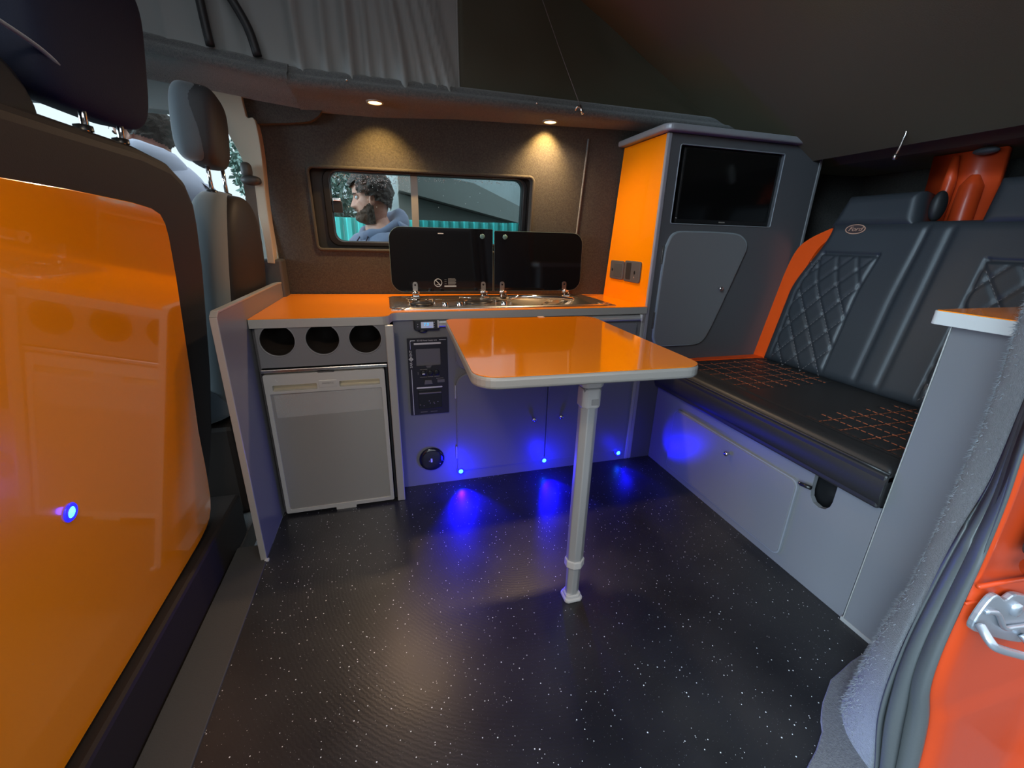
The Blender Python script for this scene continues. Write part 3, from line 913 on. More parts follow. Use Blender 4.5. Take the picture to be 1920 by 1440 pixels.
for (a, b, z) in ((.091, .118, .4985), (.090, .116, .468), (.118, .139, .469), (.143, .163, .469), (.150, .177, .4605), (.086, .112, .3265), (.124, .150, .3265)):
    strip(a, b, z - .0008, z + .0008, GREYPRINT, 'print_mark')
plate('socket_cover', [(.104, .4395), (.136, .4395), (.132, .4560), (.108, .4560)], mY(KY - .009), .004, SCREEN, cp, bevel=.001)
plate('socket_cover', rrect(.154, .181, .444, .456, .001), mY(KY - .0065), .002, SCREEN, cp)
plate('fuse_bay', rrect(.0805, .169, .340, .418, .003), mY(KY - .0065), .003, nmat('fuse_bay_black', (.008, .007, .012), .2), cp, bevel=.001)
plate('fuse_lip', rrect(.083, .167, .402, .4065, .001), mY(KY - .010), .004, nmat('grey_lip', (.16, .14, .15), .3), cp, bevel=.0005)
for (x, z) in ((.086, .357), (.100, .353), (.124, .362), (.138, .364), (.153, .366), (.140, .359), (.120, .371)):
    lathe('fuse_mark', [(.0020, 0), (.0016, -.001), (0, -.0012)], mY(KY - .0065), x, z, GREYPRINT, cp, 8)

# round socket with black cap
so = thing('round_socket', 'round glossy black socket cap low on the cabinet beside a blue lamp', 'socket', (.121, 1.53, .115))
lathe('cap', [(.0505, .0), (.0505, -.004), (.048, -.008), (.038, -.011), (.02, -.0125), (0, -.013)], mY(KY), .121, .116, nmat('black_gloss_cap', (.01, .01, .014), .12, coat=.5), so, 40)
plate('cap_catch', rrect(.115, .122, .108, .124, .001), mY(KY - .0150), .003, WHITE, so)
plate('cap_catch', rrect(.108, .112, .112, .116, .001), mY(KY - .0150), .003, GREYPRINT, so)
lathe('screw', [(.002, 0), (.0015, -.001), (0, -.001)], mY(KY - .0110), .152, .096, CHROME, so, 8)

# blue spot lamps on the kitchen plinth
for k, (x, z, aim, ang, w) in enumerate(((.236, .050, (.03, -1, -.22), 70, 34), (.604, .052, (.02, -1, -.22), 56, 25), (.969, .043, (.80, -.75, .62), 48, 7))):
    t = thing('blue_spot_lamp', 'blue spot lamp on the kitchen plinth, ' + ('next to the round socket cap' if k == 0 else 'below the two cabinet door knobs' if k == 1 else 'nearest the bench'), 'light', (x, KY - .002, z), 'blue spot lamps')
    lathe('lamp_ring', [(.013, .013), (.014, -.002), (.013, -.004), (.010, -.005), (.0085, -.003)], mY(KY - .0125), x, z, BLUE_RING, t)
    lathe('lamp_lens', [(.0095, -.003), (.005, -.0055), (0, -.006)], mY(KY - .0125), x, z, BLUE_LENS, t)
    light('SPOT', (x, KY - .024, z), (.003, .0, 1), w, .006, aim=aim, angle=ang, blend=.6)
    light('POINT', (x, KY - .10, z + .012), (.004, .004, 1), (2.6, 2.2, .5)[k], .03)
    light('POINT', (x, KY - .032, z), (.0, .01, 1), .10, .004)
light('SPOT', (.969, KY - .024, .043), (.003, .0, 1), 4.0, .006, aim=(.03, -1, -.35), angle=50, blend=.7)

# hob and sink unit
hb = thing('hob_and_sink', 'stainless steel hob and sink unit under raised black glass lids', 'sink', (.44, 1.73, .716))
bo = rrect(-.002, .900, 1.562, 1.905, (.06, .05, .05, .05), 8)
tb = bmesh.new()
nU, nV = 90, 34
def tray(x, y):
    # rim -> well depth profile with two basins (hob left, sink right)
    e = min(x + .002, .900 - x, y - 1.562, 1.905 - y)
    z = .7185 + .005 * min(1, e / .012)
    if e > .018: z -= .004 * min(1, (e - .018) / .01)
    hx = max(abs(x - .24) - .17, 0); hy = max(abs(y - 1.715) - .10, 0); dh = math.hypot(hx, hy)
    if dh < .03: z -= .006 * min(1, (.03 - dh) / .015)
    sx = max(abs(x - .66) - .12, 0); sy = max(abs(y - 1.715) - .085, 0); dsq = math.hypot(sx, sy)
    if dsq < .05: z -= .05 * (1 - dsq / .05) ** .6
    return z
tbm = bmesh.new()
grid = {}
ctr = (.449, 1.7335)
rings = []
for s in [1, .985, .97, .95, .92, .88, .84, .79, .74, .69, .64, .59, .54, .49, .44, .39, .34, .28, .22, .16, .10, .05]:
    ring = []
    for (x, y) in smoothpoly(bo, 2):
        X, Y = ctr[0] + (x - ctr[0]) * s, ctr[1] + (y - ctr[1]) * s
        ring.append((X, Y, tray(X, Y)))
    rings.append(ring)
rings.insert(0, [(x, y, .7160) for (x, y, z) in rings[0]])
loft_bm(rings, tbm, closed=True)
link('steel_tray', tbm, nmat('satin_steel_tray', (.72, .66, .58), .24, metal=1.), hb, smooth=True)
for (x, y, r_) in ((.12, 1.70, .045), (.35, 1.73, .06)):
    lathe('burner', [(r_, .0), (r_, -.006), (r_ * .75, -.009), (0, -.010)], mZ(.7125), x, y, BLACKP, hb, 30)
    for a in range(4):
        tube('pan_support', [(x + 1.5 * r_ * cos(a * pi / 2 + .78), y + 1.6 * r_ * sin(a * pi / 2 + .78), .718), (x + 1.5 * r_ * cos(a * pi / 2 + .78), y + 1.5 * r_ * sin(a * pi / 2 + .78), .730), (x + .5 * r_ * cos(a * pi / 2 + .78), y + .5 * r_ * sin(a * pi / 2 + .78), .730)], .0025, CHROME, hb, n=8)
for x in (.20, .255, .43):
    lathe('control_knob', [(.013, 0), (.012, -.012), (.009, -.015), (0, -.015)], mZ(.7225), x, 1.60, CHROME, hb, 20)
tube('folded_tap', smoothpoly([(.50, 1.76, .724), (.53, 1.72, .737), (.60, 1.69, .738), (.70, 1.68, .735), (.76, 1.68, .728)], 5, False), .009, CHROME, hb)
plate('white_sticker', rrect(.247, .262, .0, .010, .003), lambda u, v, d: (u, 1.612 + v * .8, .7235 + v * .9 - d), .001, WHITE, hb)
for (a, b, rs, nm) in ((.014, .448, (.05, .004, .004, .05), 'left'), (.456, .874, (.004, .05, .05, .004), 'right')):
    lm = lambda u, v, d: (u, 1.868 + .02 * (v - .745) + d, v)
    g = plate('glass_lid', rrect(a, b, .744, 1.004 - .006 * (nm == 'right'), rs, 8), lm, .006, HOBGLASS, hb, bevel=.0012, label='raised %s glass lid' % nm)
    plate('lid_edge', rrect(a - .0008, b + .0008, .7432, 1.0048 - .006 * (nm == 'right'), rs, 8), lm, .0030, GLASSEDGE, hb, d0=.0015)
for x in (.402, .503):
    lathe('lid_buffer', [(.0105, 0), (.0105, -.003), (.007, -.004), (0, -.004)], lambda u, v, d: (u, 1.868 + .02 * (v - .745) + d, v), x, .974, nmat('green_grey_button', (.10, .20, .19), .25), hb, 20)
for x in (.109, .405, .492, .793):
    hg = thing('lid_hinge', '', '', (x, 1.86, .73))
    for key in ('label', 'category'): del hg[key]
    hg.parent = hb; hg.location = Vector((x, 1.86, .73)) - hb.location
    q = lambda u, v, d: (x + u, 1.864 + .02 * (v - .745) + d, v)
    plate('hinge_plate', rrect(-.0105, .0105, .742, .785, (.002, .002, .010, .010)), q, .003, STEEL, hg, holes=[circ(0, .772, .0042, 12)[::-1]], bevel=.0008)
    tube('hinge_pin', [(x - .015, 1.852, .742), (x + .015, 1.852, .742)], .0075, CHROME, hg)
    box('hinge_foot', (x - .016, x + .016, 1.825, 1.855, .720, .733), CHROME, hg, bevel=.004)
    for sx in (-.010, .010):
        lathe('hinge_screw', [(.004, 0), (.003, -.003), (0, -.0035)], mZ(.733), x + sx, 1.834, CHROME, hg, 10)
lf = 1.8665
def lidmap(u, v, d): return (u, lf + .02 * (v - .745) + d, v)
bm = bmesh.new()
plate_bm(circ(.2065, .781, .0175, 32), [circ(.2065, .781, .0148, 32)[::-1]], lidmap, .0008, bm)
plate_bm([(.1935, .7925), (.1960, .7945), (.2200, .7695), (.2175, .7675)], [], lidmap, .0008, bm)
plate_bm([(.196, .7715), (.202, .7738), (.212, .7738), (.217, .7715), (.210, .7725), (.203, .7725)], [], lidmap, .0008, bm)
link('warning_symbol', bm, WHITE, hb)
bm = bmesh.new()
plate_bm(rrect(.2335, .285, .7635, .7690, .001), [], lidmap, .0008, bm)
link('warning_print', bm, WHITE, hb)
bm = bmesh.new()
for k in range(7):
    zz = .7735 + k * .0038
    plate_bm(rrect(.250, .284 if k % 3 else .281, zz, zz + .0022, .0004, 2), [], lidmap, .0008, bm)
for k in range(3):
    zz = .7755 + k * .0085
    plate_bm(rrect(.234, .243, zz, zz + .0018, .0004, 2), [], lidmap, .0008, bm)
link('warning_print', bm, GREYPRINT, hb)
bm = bmesh.new()
plate_bm(rrect(.212, .236, .980, .9835, .001, 2), [], lidmap, .0008, bm)
link('maker_print', bm, WHITE, hb)

# ================================================================== TALL UNIT
tu = thing('tall_unit', 'tall grey cupboard with glossy orange side and overhanging top', 'cupboard', (1.4, 1.7, 0))
side = [(1.545, .0), (1.93, .0), (1.918, .716), (1.852, 1.352), (1.545, 1.352)]
plate('orange_side', side, mXm(1.030), .014, ORANGE, tu, bevel=.001)
tvh = rrect(1.088, 1.582, 1.040, 1.318, .008)
plate('front_panel', [(1.044, 0), (1.775, 0), (1.775, 1.352), (1.044, 1.352)], mY(KY), .016, GREY_DARK, tu, holes=[tvh[::-1]])
box('edging', (1.028, 1.046, KY - .003, KY + .012, .0, 1.352), nmat('lilac_grey_edging', (.26, .25, .275), .4), tu, bevel=.004)
box('edging', (1.770, 1.784, KY - .003, KY + .012, .0, 1.352), nmat('mid_grey_edging', (.17, .17, .175), .4), tu, bevel=.003)
plate('top_board', rrect(1.002, 1.81, 1.505, 1.60, (.035, .02, .001, .001), 6)[:14] + [(1.81, 1.785), (1.002, 1.862)], mZ(1.378), .024, nmat('silver_grey_top', (.30, .30, .32), .35, metal=.2), tu, bevel=.007, seg=3)
for nm, b in (('recess_wall', (1.080, 1.088, KY + .016, 1.72, 1.03, 1.33)), ('recess_wall', (1.582, 1.590, KY + .016, 1.72, 1.03, 1.33)), ('recess_floor', (1.08, 1.59, KY + .016, 1.72, 1.032, 1.040)), ('recess_wall', (1.08, 1.59, 1.70, 1.72, 1.03, 1.33))):
    box(nm, b, GREY_DARK if 'w' in nm else GREY_DARK, tu, bevel=0)
tube('recess_edging', [(p[0], KY - .001, p[1]) for p in tvh], .0022, nmat('slate_edging', (.22, .24, .26), .4), tu, closed=True, n=6)
cd_out = smoothpoly([(1.077, .90), (1.086, .965), (1.115, 1.004), (1.20, 1.010), (1.385, 1.008), (1.445, .990), (1.468, .955), (1.455, .90), (1.40, .735), (1.362, .628), (1.335, .570), (1.295, .548), (1.20, .545), (1.11, .548), (1.083, .570), (1.075, .63)], 5)
plate('door', cd_out, mY(KY - .013), .0125, GREY, tu, bevel=.0015)
cxx, czz = 1.24, .78
plate('door_edging', [(cxx + (p[0] - cxx) * 1.022, czz + (p[1] - czz) * 1.018) for p in cd_out], mY(KY - .011), .0108, nmat('slate_door_edging', (.24, .28, .30), .35), tu, bevel=.001)
lathe('knob', [(.004, 0), (.004, -.007), (.008, -.011), (.009, -.016), (.006, -.019), (0, -.020)], mY(KY - .013), 1.365, .788, CHROME, tu, 20)
for z in (.92, .655):
    box('hinge', (1.0655, 1.0715, KY - .008, KY, z - .035, z + .035), STEEL, tu, bevel=.001)

tv = thing('television', 'black flat television in the recess at the top of the tall unit', 'television', (1.34, 1.60, 1.045))
plate('housing', rrect(1.116, 1.578, 1.043, 1.315, .006), mY(1.546), .03, BLACKP, tv, bevel=.003)
plate('screen', rrect(1.124, 1.571, 1.060, 1.308, .002), mY(1.5450), .002, nmat('black_screen', (.004, .004, .004), .12), tv)
plate('maker_print', rrect(1.325, 1.355, 1.0500, 1.0540, .001, 2), mY(1.5455), .001, GREYPRINT, tv)
box('stand', (1.25, 1.44, 1.56, 1.66, 1.040, 1.050), BLACKP, tv)
for z in (1.062,):
    lathe('screw', [(.003, 0), (.002, -.001), (0, -.001)], mY(1.5460), 1.1205, z, CHROME, tv, 8)

# sockets on the orange side
for (ya, yb, za, zb, lab) in ((1.742, 1.862, .802, .884, 'left'), (1.606, 1.734, .800, .889, 'right')):
    sk = thing('socket_plate', 'grey socket plate on the orange panel, ' + ('farther from the edge' if lab == 'left' else 'nearer the edge, with dark insert'), 'socket', (1.03, (ya + yb) / 2, .84))
    gp = nmat('grey_socket_plastic', (.085, .078, .076), .45)
    plate('face_plate', rrect(ya, yb, za, zb, .010), mXm(1.022), .008, gp, sk, bevel=.003)
    if lab == 'left':
        plate('blank_cover', rrect(ya + .012, yb - .038, za + .010, zb - .012, .006), mXm(1.0205), .003, nmat('grey_cover', (.065, .064, .062), .5), sk, bevel=.001)
        lathe('jack_hole', [(.006, -.001), (.006, .004), (0, .004)], mXm(1.0218), yb - .024, .842, BLACKP, sk, 14)
        link('jack_hole_disc', ell_bm((1.0216, yb - .024, .842), (.001, .0055, .0075), 14, 8), BLACKP, sk)
    else:
        plate('usb_insert', rrect(ya + .070, yb - .018, za + .010, zb - .008, .006), mXm(1.0205), .003, nmat('dark_insert', (.03, .026, .024), .4), sk, bevel=.001)
        link('jack_hole_disc', ell_bm((1.0216, ya + .040, .842), (.001, .0060, .0080), 14, 8), BLACKP, sk)
        lathe('screw', [(.004, 0), (.003, -.001), (0, -.0015)], mXm(1.0215), ya + .041, .822, nmat('dull_screw', (.3, .24, .22), .4, metal=.6), sk, 10)

# ================================================================== TABLE
tt = thing('table', 'rectangular glossy orange table on a single silver leg', 'table', (.44, .85, 0))
ang = math.radians(-2.2)
def tm(z0):
    def f_(u, v, d):
        return (.4085 + u * cos(ang) - v * sin(ang), 1.032 + u * sin(ang) + v * cos(ang), z0 - d)
    return f_
to = rrect(-.252, .252, -.305, .305, (.05, .045, .045, .03), 8)
plate('laminate_top', to, tm(.7200), .0015, nmat('orange_table_laminate', (1.0, .27, .0), .10, coat=.7, spec=.5), tt)
to2 = rrect(-.2545, .2545, -.3075, .3075, (.052, .047, .047, .032), 8)
plate('edging', to2, tm(.7190), .026, TRIM, tt, bevel=.007, seg=3)
box('hanging_hook', (.25, .60, 1.328, 1.352, .684, .694), ALU, tt)
plate('clear_label', rrect(.478, .500, .0, .016, .001), lambda u, v, d: (u, 1.342 + .0, .7215 + v * .0 - d) if False else (u, 1.322 + v * 1.3, .7212 - d), .0006, nmat('pale_label', (.75, .5, .38), .4), tt)
LX, LY = .444, .850
def hexpts(w, dpt, c=.38):
    return [(-w, -dpt * c), (-w * c, -dpt), (w * c, -dpt), (w, -dpt * c), (w, dpt * c), (w * c, dpt), (-w * c, dpt), (-w, dpt * c)]
def leg_piece(name, w, dpt, z0, z1, mat, bev=.002, lx=0, cc=.38, **k):
    return plate(name, [(LX + lx + a, LY + b) for a, b in hexpts(w, dpt, cc)], mZ(z1), z1 - z0, mat, tt, bevel=bev, **k)
leg_piece('leg_upper_tube', .0225, .0200, .122, .612, ALU, label='upper leg tube')
leg_piece('leg_lower_tube', .0185, .0165, .010, .130, ALU, label='lower leg tube')
leg_piece('leg_collar', .0262, .0235, .116, .140, PLAST_W, .003)
leg_piece('leg_foot', .0270, .0240, .0, .012, PLAST_W, .004, cc=.7)
leg_piece('leg_foot', .0225, .020, .010, .022, PLAST_W, .003, cc=.6)
leg_piece('hinge_bracket', .0245, .0230, .592, .642, PLAST_W, .005, cc=.6)
leg_piece('hinge_bracket', .0285, .026, .645, .684, PLAST_W, .005, cc=.6)
plate('hinge_bracket', rrect(LX - .030, LX + .052, LY - .036, LY + .036, .018), mZ(.693), .012, PLAST_W, tt, bevel=.003)
plate('release_button', rrect(LX - .004, LX + .014, .602, .617, .002), mY(LY - .0245), .004, nmat('grey_button', (.35, .34, .33), .4), tt, bevel=.001)
box('hinge_ear', (LX - .022, LX + .022, LY - .018, LY + .018, .634, .650), nmat('shadow_grey_plastic', (.2, .2, .2), .5), tt)

# ================================================================== BENCH
bn = thing('storage_bench', 'blue-grey bench box with a round-cornered flap and a slot', 'bench', (1.4, 1.05, 0))
slot = [(.703, .357), (.703, .300), (.706, .283), (.716, .268), (.733, .262), (.752, .266), (.764, .280), (.768, .300), (.768, .357)]
bf = [(.592, .0), (1.533, .0), (1.533, .357)] + slot[::-1] + [(.592, .357)]
plate('front_board', bf, mXm(1.142), .016, GREY, bn, bevel=.001)
plate('slot_back', [(.66, .22), (.81, .22), (.81, .338), (.66, .338)], mXm(1.19), .004, BLACKP, bn)
plate('flap_door', rrect(.805, 1.385, .036, .302, (.022, .02, .03, .022), 8), mXm(1.130), .0118, GREY, bn, bevel=.002)
plate('flap_edging', rrect(.801, 1.389, .032, .306, (.024, .022, .032, .024), 8), mXm(1.1325), .0092, nmat('slate_flap_edging', (.22, .23, .25), .4), bn, bevel=.001)
lathe('knob', [(.004, 0), (.004, -.007), (.008, -.011), (.009, -.016), (.006, -.019), (0, -.020)], mXm(1.130), 1.065, .262, CHROME, bn, 20)
box('end_board', (1.158, 1.70, .592, .606, 0, .37), GREY_DARK, bn)
box('top_board', (1.158, 1.70, .592, 1.53, .340, .357), GREY_DARK, bn)
tube('bolt_latch', [(1.128, .760, .312), (1.126, .790, .308)], .006, BLACKP, bn)
link('bolt_tip', ell_bm((1.128, .794, .308), (.006, .006, .006), 10, 8), CHROME, bn, smooth=True)

# seat cushion
sc_ = thing('bench_seat', 'long black two-place bench seat with quilted back and orange side strip', 'seat', (1.37, 1.03, .372))
def quilt(u, v):
    # u = Y, v = X ; three stitched square panels
    dd = .004 * sin(u * 7) * .0
    for (a, b) in ((.60, .90), (1.13, 1.50)):
        if a < u < b and 1.215 < v < 1.64:
            for w in (((u - a) / .0633) % 1, ((v - 1.215) / .0633) % 1):
                e = min(w, 1 - w)
                dd -= .005 * math.exp(-(e / .10) ** 2)
    e = abs(v - 1.20)
    dd -= .005 * math.exp(-(e / .004) ** 2)
    return dd
link('cushion_top', cushion_bm(.590, 1.533, 1.125, 1.690, lambda u, v, d: (v, u, .455 - d - .0), .020, .035, 170, 100, quilt, back=.02), LEATHER, sc_, smooth=True)
prof = [(1.15, .358), (1.132, .361), (1.119, .372), (1.112, .395), (1.113, .420), (1.120, .444), (1.130, .456), (1.17, .461)]
bm = loft_bm([[(x, y, z) for (x, z) in prof] for y in [.590 + .943 * k / 24 for k in range(25)]])
for ring in (0, 24):
    pass
link('cushion_front', bm, LEATHER, sc_, smooth=True)
box('cushion_core', (1.118, 1.69, .590, 1.530, .360, .453), LEATHER, sc_, bevel=.006)
tube('front_piping', [(1.124, y, .456) for y in [.590 + .94 * k / 12 for k in range(13)]], .0035, LEATHER, sc_)
plate('orange_border', [(1.24, 1.492), (1.69, 1.480), (1.69, 1.531), (1.16, 1.531), (1.17, 1.512)], mZ(.4785), .004, ORANGE_L, sc_, bevel=.001)
for (a, b) in ((.60, .90), (1.13, 1.47)):
    bm = bmesh.new()
    n = int((b - a) / .0633)
    for k in range(n + 1):
        y = a + k * .0633
        for m_ in range(22):
            x = 1.215 + .425 * m_ / 22
            tube_bm([(x, y, .4718), (x + .0135, y, .4718)], .0014, 4, bm, caps=False)
    for k in range(7):
        x = 1.215 + k * .0633
        nn = int((b - a) / .0193)
        for m_ in range(nn):
            y = a + (b - a) * m_ / nn
            tube_bm([(x, y, .4718), (x, y + .0135, .4718)], .0014, 4, bm, caps=False)
    link('stitching', bm, STITCH, sc_, kind='stuff')

# backrest
bk = sc_
def bmap(u, v, d):    # u = Y, v = height up the slope from the seat
    return (1.655 + .198 * v + .980 * d, u, .47 + .98 * v - .198 * d)
def bcush(u, v, d):
    t = max(0, min(1, (v - .30) / .28)); t = t * t * (3 - 2 * t)
    if u > 1.0: u = u - .085 * t * (u - 1.0) / .475
    return bmap(u, v, d)
def bq(u, v):
    dd = 0
    for (a, b) in ((1.185, 1.425), (.62, .86)):
        if a < u < b and v < .47:
            p = (u - a) / .085; q = v / .12
            for w in ((p + q) % 1, (p - q) % 1):
                e = min(w, 1 - w)
                dd -= .0045 * math.exp(-(e / .09) ** 2)
            dd += .004
    for s_ in (1.185, 1.425, .86):
        if v < .48: dd -= .006 * math.exp(-((u - s_) / .005) ** 2)
    for s_ in (1.06, .98):
        dd -= .007 * math.exp(-((u - s_) / .012) ** 2)
    dd -= .006 * math.exp(-((v - .475) / .005) ** 2) * (1 if (1.185 < u < 1.425 or u < .86) else 0)
    return dd
link('back_cushion', cushion_bm(.48, 1.475, .0, .60, bcush, .035, .04, 190, 120, bq, back=.06), LEATHER_B, bk, smooth=True)
for (a, b) in ((1.185, 1.425), (.62, .86)):
    bm = bmesh.new()
    for sgn in (1, -1):
        for k in range(-6, 12):
            # lines p + sgn*q = k
            pts = []
            for m_ in range(81):
                q = m_ / 80 * .46 / .12
                p = k - sgn * q
                u = a + p * .085
                if a + .004 < u < b - .004: pts.append((u, q * .12))
            for i in range(0, len(pts) - 1, 2):
                (u1, v1), (u2, v2) = pts[i], pts[i + 1]
                tube_bm([bmap(u1, v1, -.0352), bmap((u1 + u2) / 2 * 1., (v1 + v2) / 2, -.0352), bmap(u2, v2, -.0352)], .0011, 4, bm, caps=False)
    link('stitching', bm, STITCH_G, bk, kind='stuff')
# orange bolster strip at the far side
os_ = smoothpoly([(1.585, -.005), (1.560, .30), (1.545, .47), (1.500, .535), (1.395, .590)], 5, False) + smoothpoly([(1.392, .585), (1.405, .545), (1.440, .500), (1.462, .43), (1.475, .33), (1.483, .22), (1.472, .17), (1.470, .12), (1.478, .0), (1.48, -.005)], 5, False)
plate('orange_side_strip', os_, lambda u, v, d: bmap(u - .02, v, d - .012), .05, ORANGE_L, bk, bevel=.006, seg=3)
# head sections
link('head_section', cushion_bm(1.095, 1.40, .575, .70, lambda u, v, d: bmap(u + (1.225 - u) * max(0, (v - .58)) * 1.6, v, d), .035, .035, 60, 30, None, back=.06), LEATHER_B, bk, smooth=True)
link('head_section', cushion_bm(.48, .93, .575, .72, bmap, .035, .035, 60, 30, None, back=.06), LEATHER_B, bk, smooth=True)
link('belt_guide', ell_bm((1.785, 1.070, 1.105), (.028, .020, .048), 20, 14), BLACKR, bk, smooth=True)
link('belt_guide', ell_bm((1.755, .88, 1.005), (.02, .04, .018), 20, 14), BLACKR, bk, smooth=True)
# emblem
ex, ez = Vector((0, -1, 0)), Vector((.198, 0, .98))
def emap(u, v, d):
    p = Vector(bmap(1.283, .568, -.0365 + d)) + ex * u + ez * v
    return tuple(p)
em = plate('oval_emblem', circ(0, 0, .036, 40, .0165), emap, .0015, nmat('dark_emblem_ground', (.05, .03, .03), .7), bk)
plate('oval_emblem_border', circ(0, 0, .0375, 40, .018), emap, .002, EMBLEM, bk, holes=[circ(0, 0, .0345, 40, .0152)[::-1]], d0=-.0008)
text('emblem_lettering', 'Ford', .023, emap(0, 0, -.0012), basis(tuple(ex), tuple(ez)), EMBLEM, bk, shear=.35, sx=1.15)

# hook on the rear header
hk = thing('chrome_hook', 'small chrome hook hanging from the dark rear header', 'hook', (1.69, 1.18, 1.38))
lathe('hook_base', [(.012, 0), (.012, -.006), (.006, -.010), (0, -.011)], mXm(1.70), 1.195, 1.378, CHROME, hk, 20)
box('hook_mount', (1.698, 1.735, 1.180, 1.210, 1.363, 1.393), BLACKP, hk)
tube('hook_arm', smoothpoly([(1.69, 1.190, 1.365), (1.68, 1.170, 1.352), (1.676, 1.163, 1.33), (1.678, 1.170, 1.29), (1.68, 1.178, 1.268)], 5, False), .0035, CHROME, hk)
link('hook_tip', ell_bm((1.68, 1.179, 1.262), (.007, .007, .011), 12, 10), CHROME, hk, smooth=True)

# orange-red body pillar behind the bench, seen beyond the head sections
rp = thing('rear_body_pillar', 'glossy orange-red body pillar showing behind the bench back', 'body panel', (2.15, 1.0, .9))
pp = [(1.065, .03), (1.075, .005), (1.10, -.004), (1.125, .004), (1.135, .035), (1.150, .045), (1.165, .012), (1.185, .002), (1.20, .02), (1.235, .05), (1.26, .08), (1.05, .08)]
link('pillar_skin', loft_bm([[(2.075 - p[1] + .03 * (z - 1), p[0] + .0 + .10 * max(0, z - 1.22), z) for p in pp] for z in (.85, 1.0, 1.1, 1.2, 1.298)], closed=True), PAINT, rp, smooth=True)
tube('pressed_rib', [(1.975 + .03 * (z - 1), 1.177 + .10 * max(0, z - 1.22), z) for z in (.9, 1.1, 1.2, 1.285)], [.020, .020, .019, .010], PAINT, rp, n=16)
tube('pressed_rib', [(1.975, 1.105, z) for z in (.9, 1.05, 1.18, 1.215)], [.034, .034, .032, .012], PAINT, rp, n=18)
link('grey_stop', ell_bm((1.96, 1.09, 1.285), (.02, .035, .012)), nmat('grey_rubber_stop', (.07, .08, .09), .5), rp, smooth=True)

# ================================================================== RIGHT-HAND END CABINET
ec_ = thing('end_cabinet', 'narrow pale blue-grey cabinet with orange top at the door side', 'cabinet', (1.4, .5, 0))
box('side_board', (1.134, 1.150, .30, .583, .0, .822), GREY, ec_, bevel=.001)
box('edging', (1.1325, 1.152, .583, .5855, .0, .822), TRIM, ec_, bevel=.0008)
box('back_board', (1.150, 1.60, .570, .583, .0, .822), GREY_DARK, ec_)
plate('top_edging', rrect(1.108, 1.605, .295, .613, (.01, .001, .001, .014)), mZ(.8475), .028, nmat('white_grey_edging', (.55, .55, .53), .4), ec_, bevel=.005, seg=3)
plate('top_laminate', rrect(1.111, 1.605, .297, .610, (.01, .001, .001, .012)), mZ(.8490), .002, ORANGE, ec_)
box('foot_strip', (1.1315, 1.140, .50, .590, .0, .012), TRIM, ec_, bevel=.001)

# ================================================================== DOOR PILLAR, SEAL, BODY
P1 = [(.90, .42, -.25), (.905, .42, -.10), (.915, .42, .01), (.942, .42, .18), (.971, .42, .29), (1.006, .42, .38), (1.017, .42, .50), (1.011, .42, .62), (1.001, .42, .75), (.985, .42, .86), (.965, .42, 1.05), (.94, .42, 1.25), (.92, .42, 1.45)]
P2 = [(.86, .30, -.25), (.85, .30, -.10), (.835, .30, .02), (.765, .30, .217), (.745, .30, .373), (.754, .30, .50), (.766, .30, .585), (.784, .30, .67), (.778, .30, .775), (.770, .30, .86), (.755, .30, 1.05), (.74, .30, 1.25), (.72, .30, 1.45)]
P3 = [(.85, .25, -.25), (.845, .25, -.05), (.813, .25, .126), (.77, .25, .266), (.73, .25, .352), (.713, .25, .433), (.708, .25, .523), (.704, .25, .603), (.695, .25, .685), (.679, .25, .765), (.67, .25, .86), (.655, .25, 1.05), (.64, .25, 1.25), (.62, .25, 1.45)]
def resamp(P, n, z0=-.2, z1=1.45):
    P = smoothpoly(P, 8, False)
    out = []
    for k in range(n):
        z = z0 + (z1 - z0) * k / (n - 1)
        for a, b in zip(P, P[1:]):
            if a[2] <= z <= b[2]:
                t = (z - a[2]) / (b[2] - a[2] + 1e-9)
                out.append(Vector(tuple(a[i] + (b[i] - a[i]) * t for i in range(3)))); break
        else: out.append(Vector(P[-1]))
    return out
NP = 90
A1, A2, A3 = resamp(P1, NP), resamp(P2, NP), resamp(P3, NP)
dpi = thing('door_pillar', 'carpet-wrapped door pillar at the right with rubber seal and orange body jamb', 'pillar', (.85, .3, -.2))
rows = []
for a, b in zip(A1, A2):
    row = [a + Vector((.11, .02, 0)), a + Vector((.05, .015, 0))]
    for k in range(11):
        t = k / 10
        p = a.lerp(b, t)
        bul = sin(pi * t) * .022
        p = p + Vector((-bul * .75, .0, 0)) + Vector((0, bul * .4, 0))
        row.append(p)
    rows.append(row)
cs = link('carpet_lining', loft_bm(rows), CARPET_GREY, dpi, smooth=True)
thick(cs, .006, -1)
# carpet pile tufts on the lining edge
bm = bmesh.new()
rnd = random.Random(3)
for k in range(15000):
    i = rnd.randrange(NP - 1); t = min(1, abs(rnd.gauss(.18, .28))); s = rnd.random()
    a = A1[i].lerp(A1[i + 1], s); b = A2[i].lerp(A2[i + 1], s)
    bul = sin(pi * t) * .022
    p = a.lerp(b, t) + Vector((-bul * .75, bul * .4, 0))
    dr = Vector((-rnd.uniform(.5, 1), rnd.uniform(-.5, .5), rnd.uniform(-.8, .5))).normalized()
    L = rnd.uniform(.004, .010) * (1.35 if t < .3 else .7)
    w = Vector((rnd.uniform(-1, 1), rnd.uniform(-1, 1), rnd.uniform(-1, 1))).normalized() * rnd.uniform(.0005, .0011)
    q = p + Vector((.001, 0, 0))
    bm.faces.new((bm.verts.new(q - w), bm.verts.new(q + w), bm.verts.new(q + dr * L)))
me = bpy.data.meshes.new('carpet_pile'); bm.to_mesh(me); bm.free()
me.materials.append(nmat('carpet_fibre', (.24, .25, .27), .8, sheen=.4))
o = bpy.data.objects.new('carpet_pile', me); COL.objects.link(o); o.parent = dpi; o.matrix_parent_inverse = Matrix.Translation(-dpi.location); o['kind'] = 'stuff'
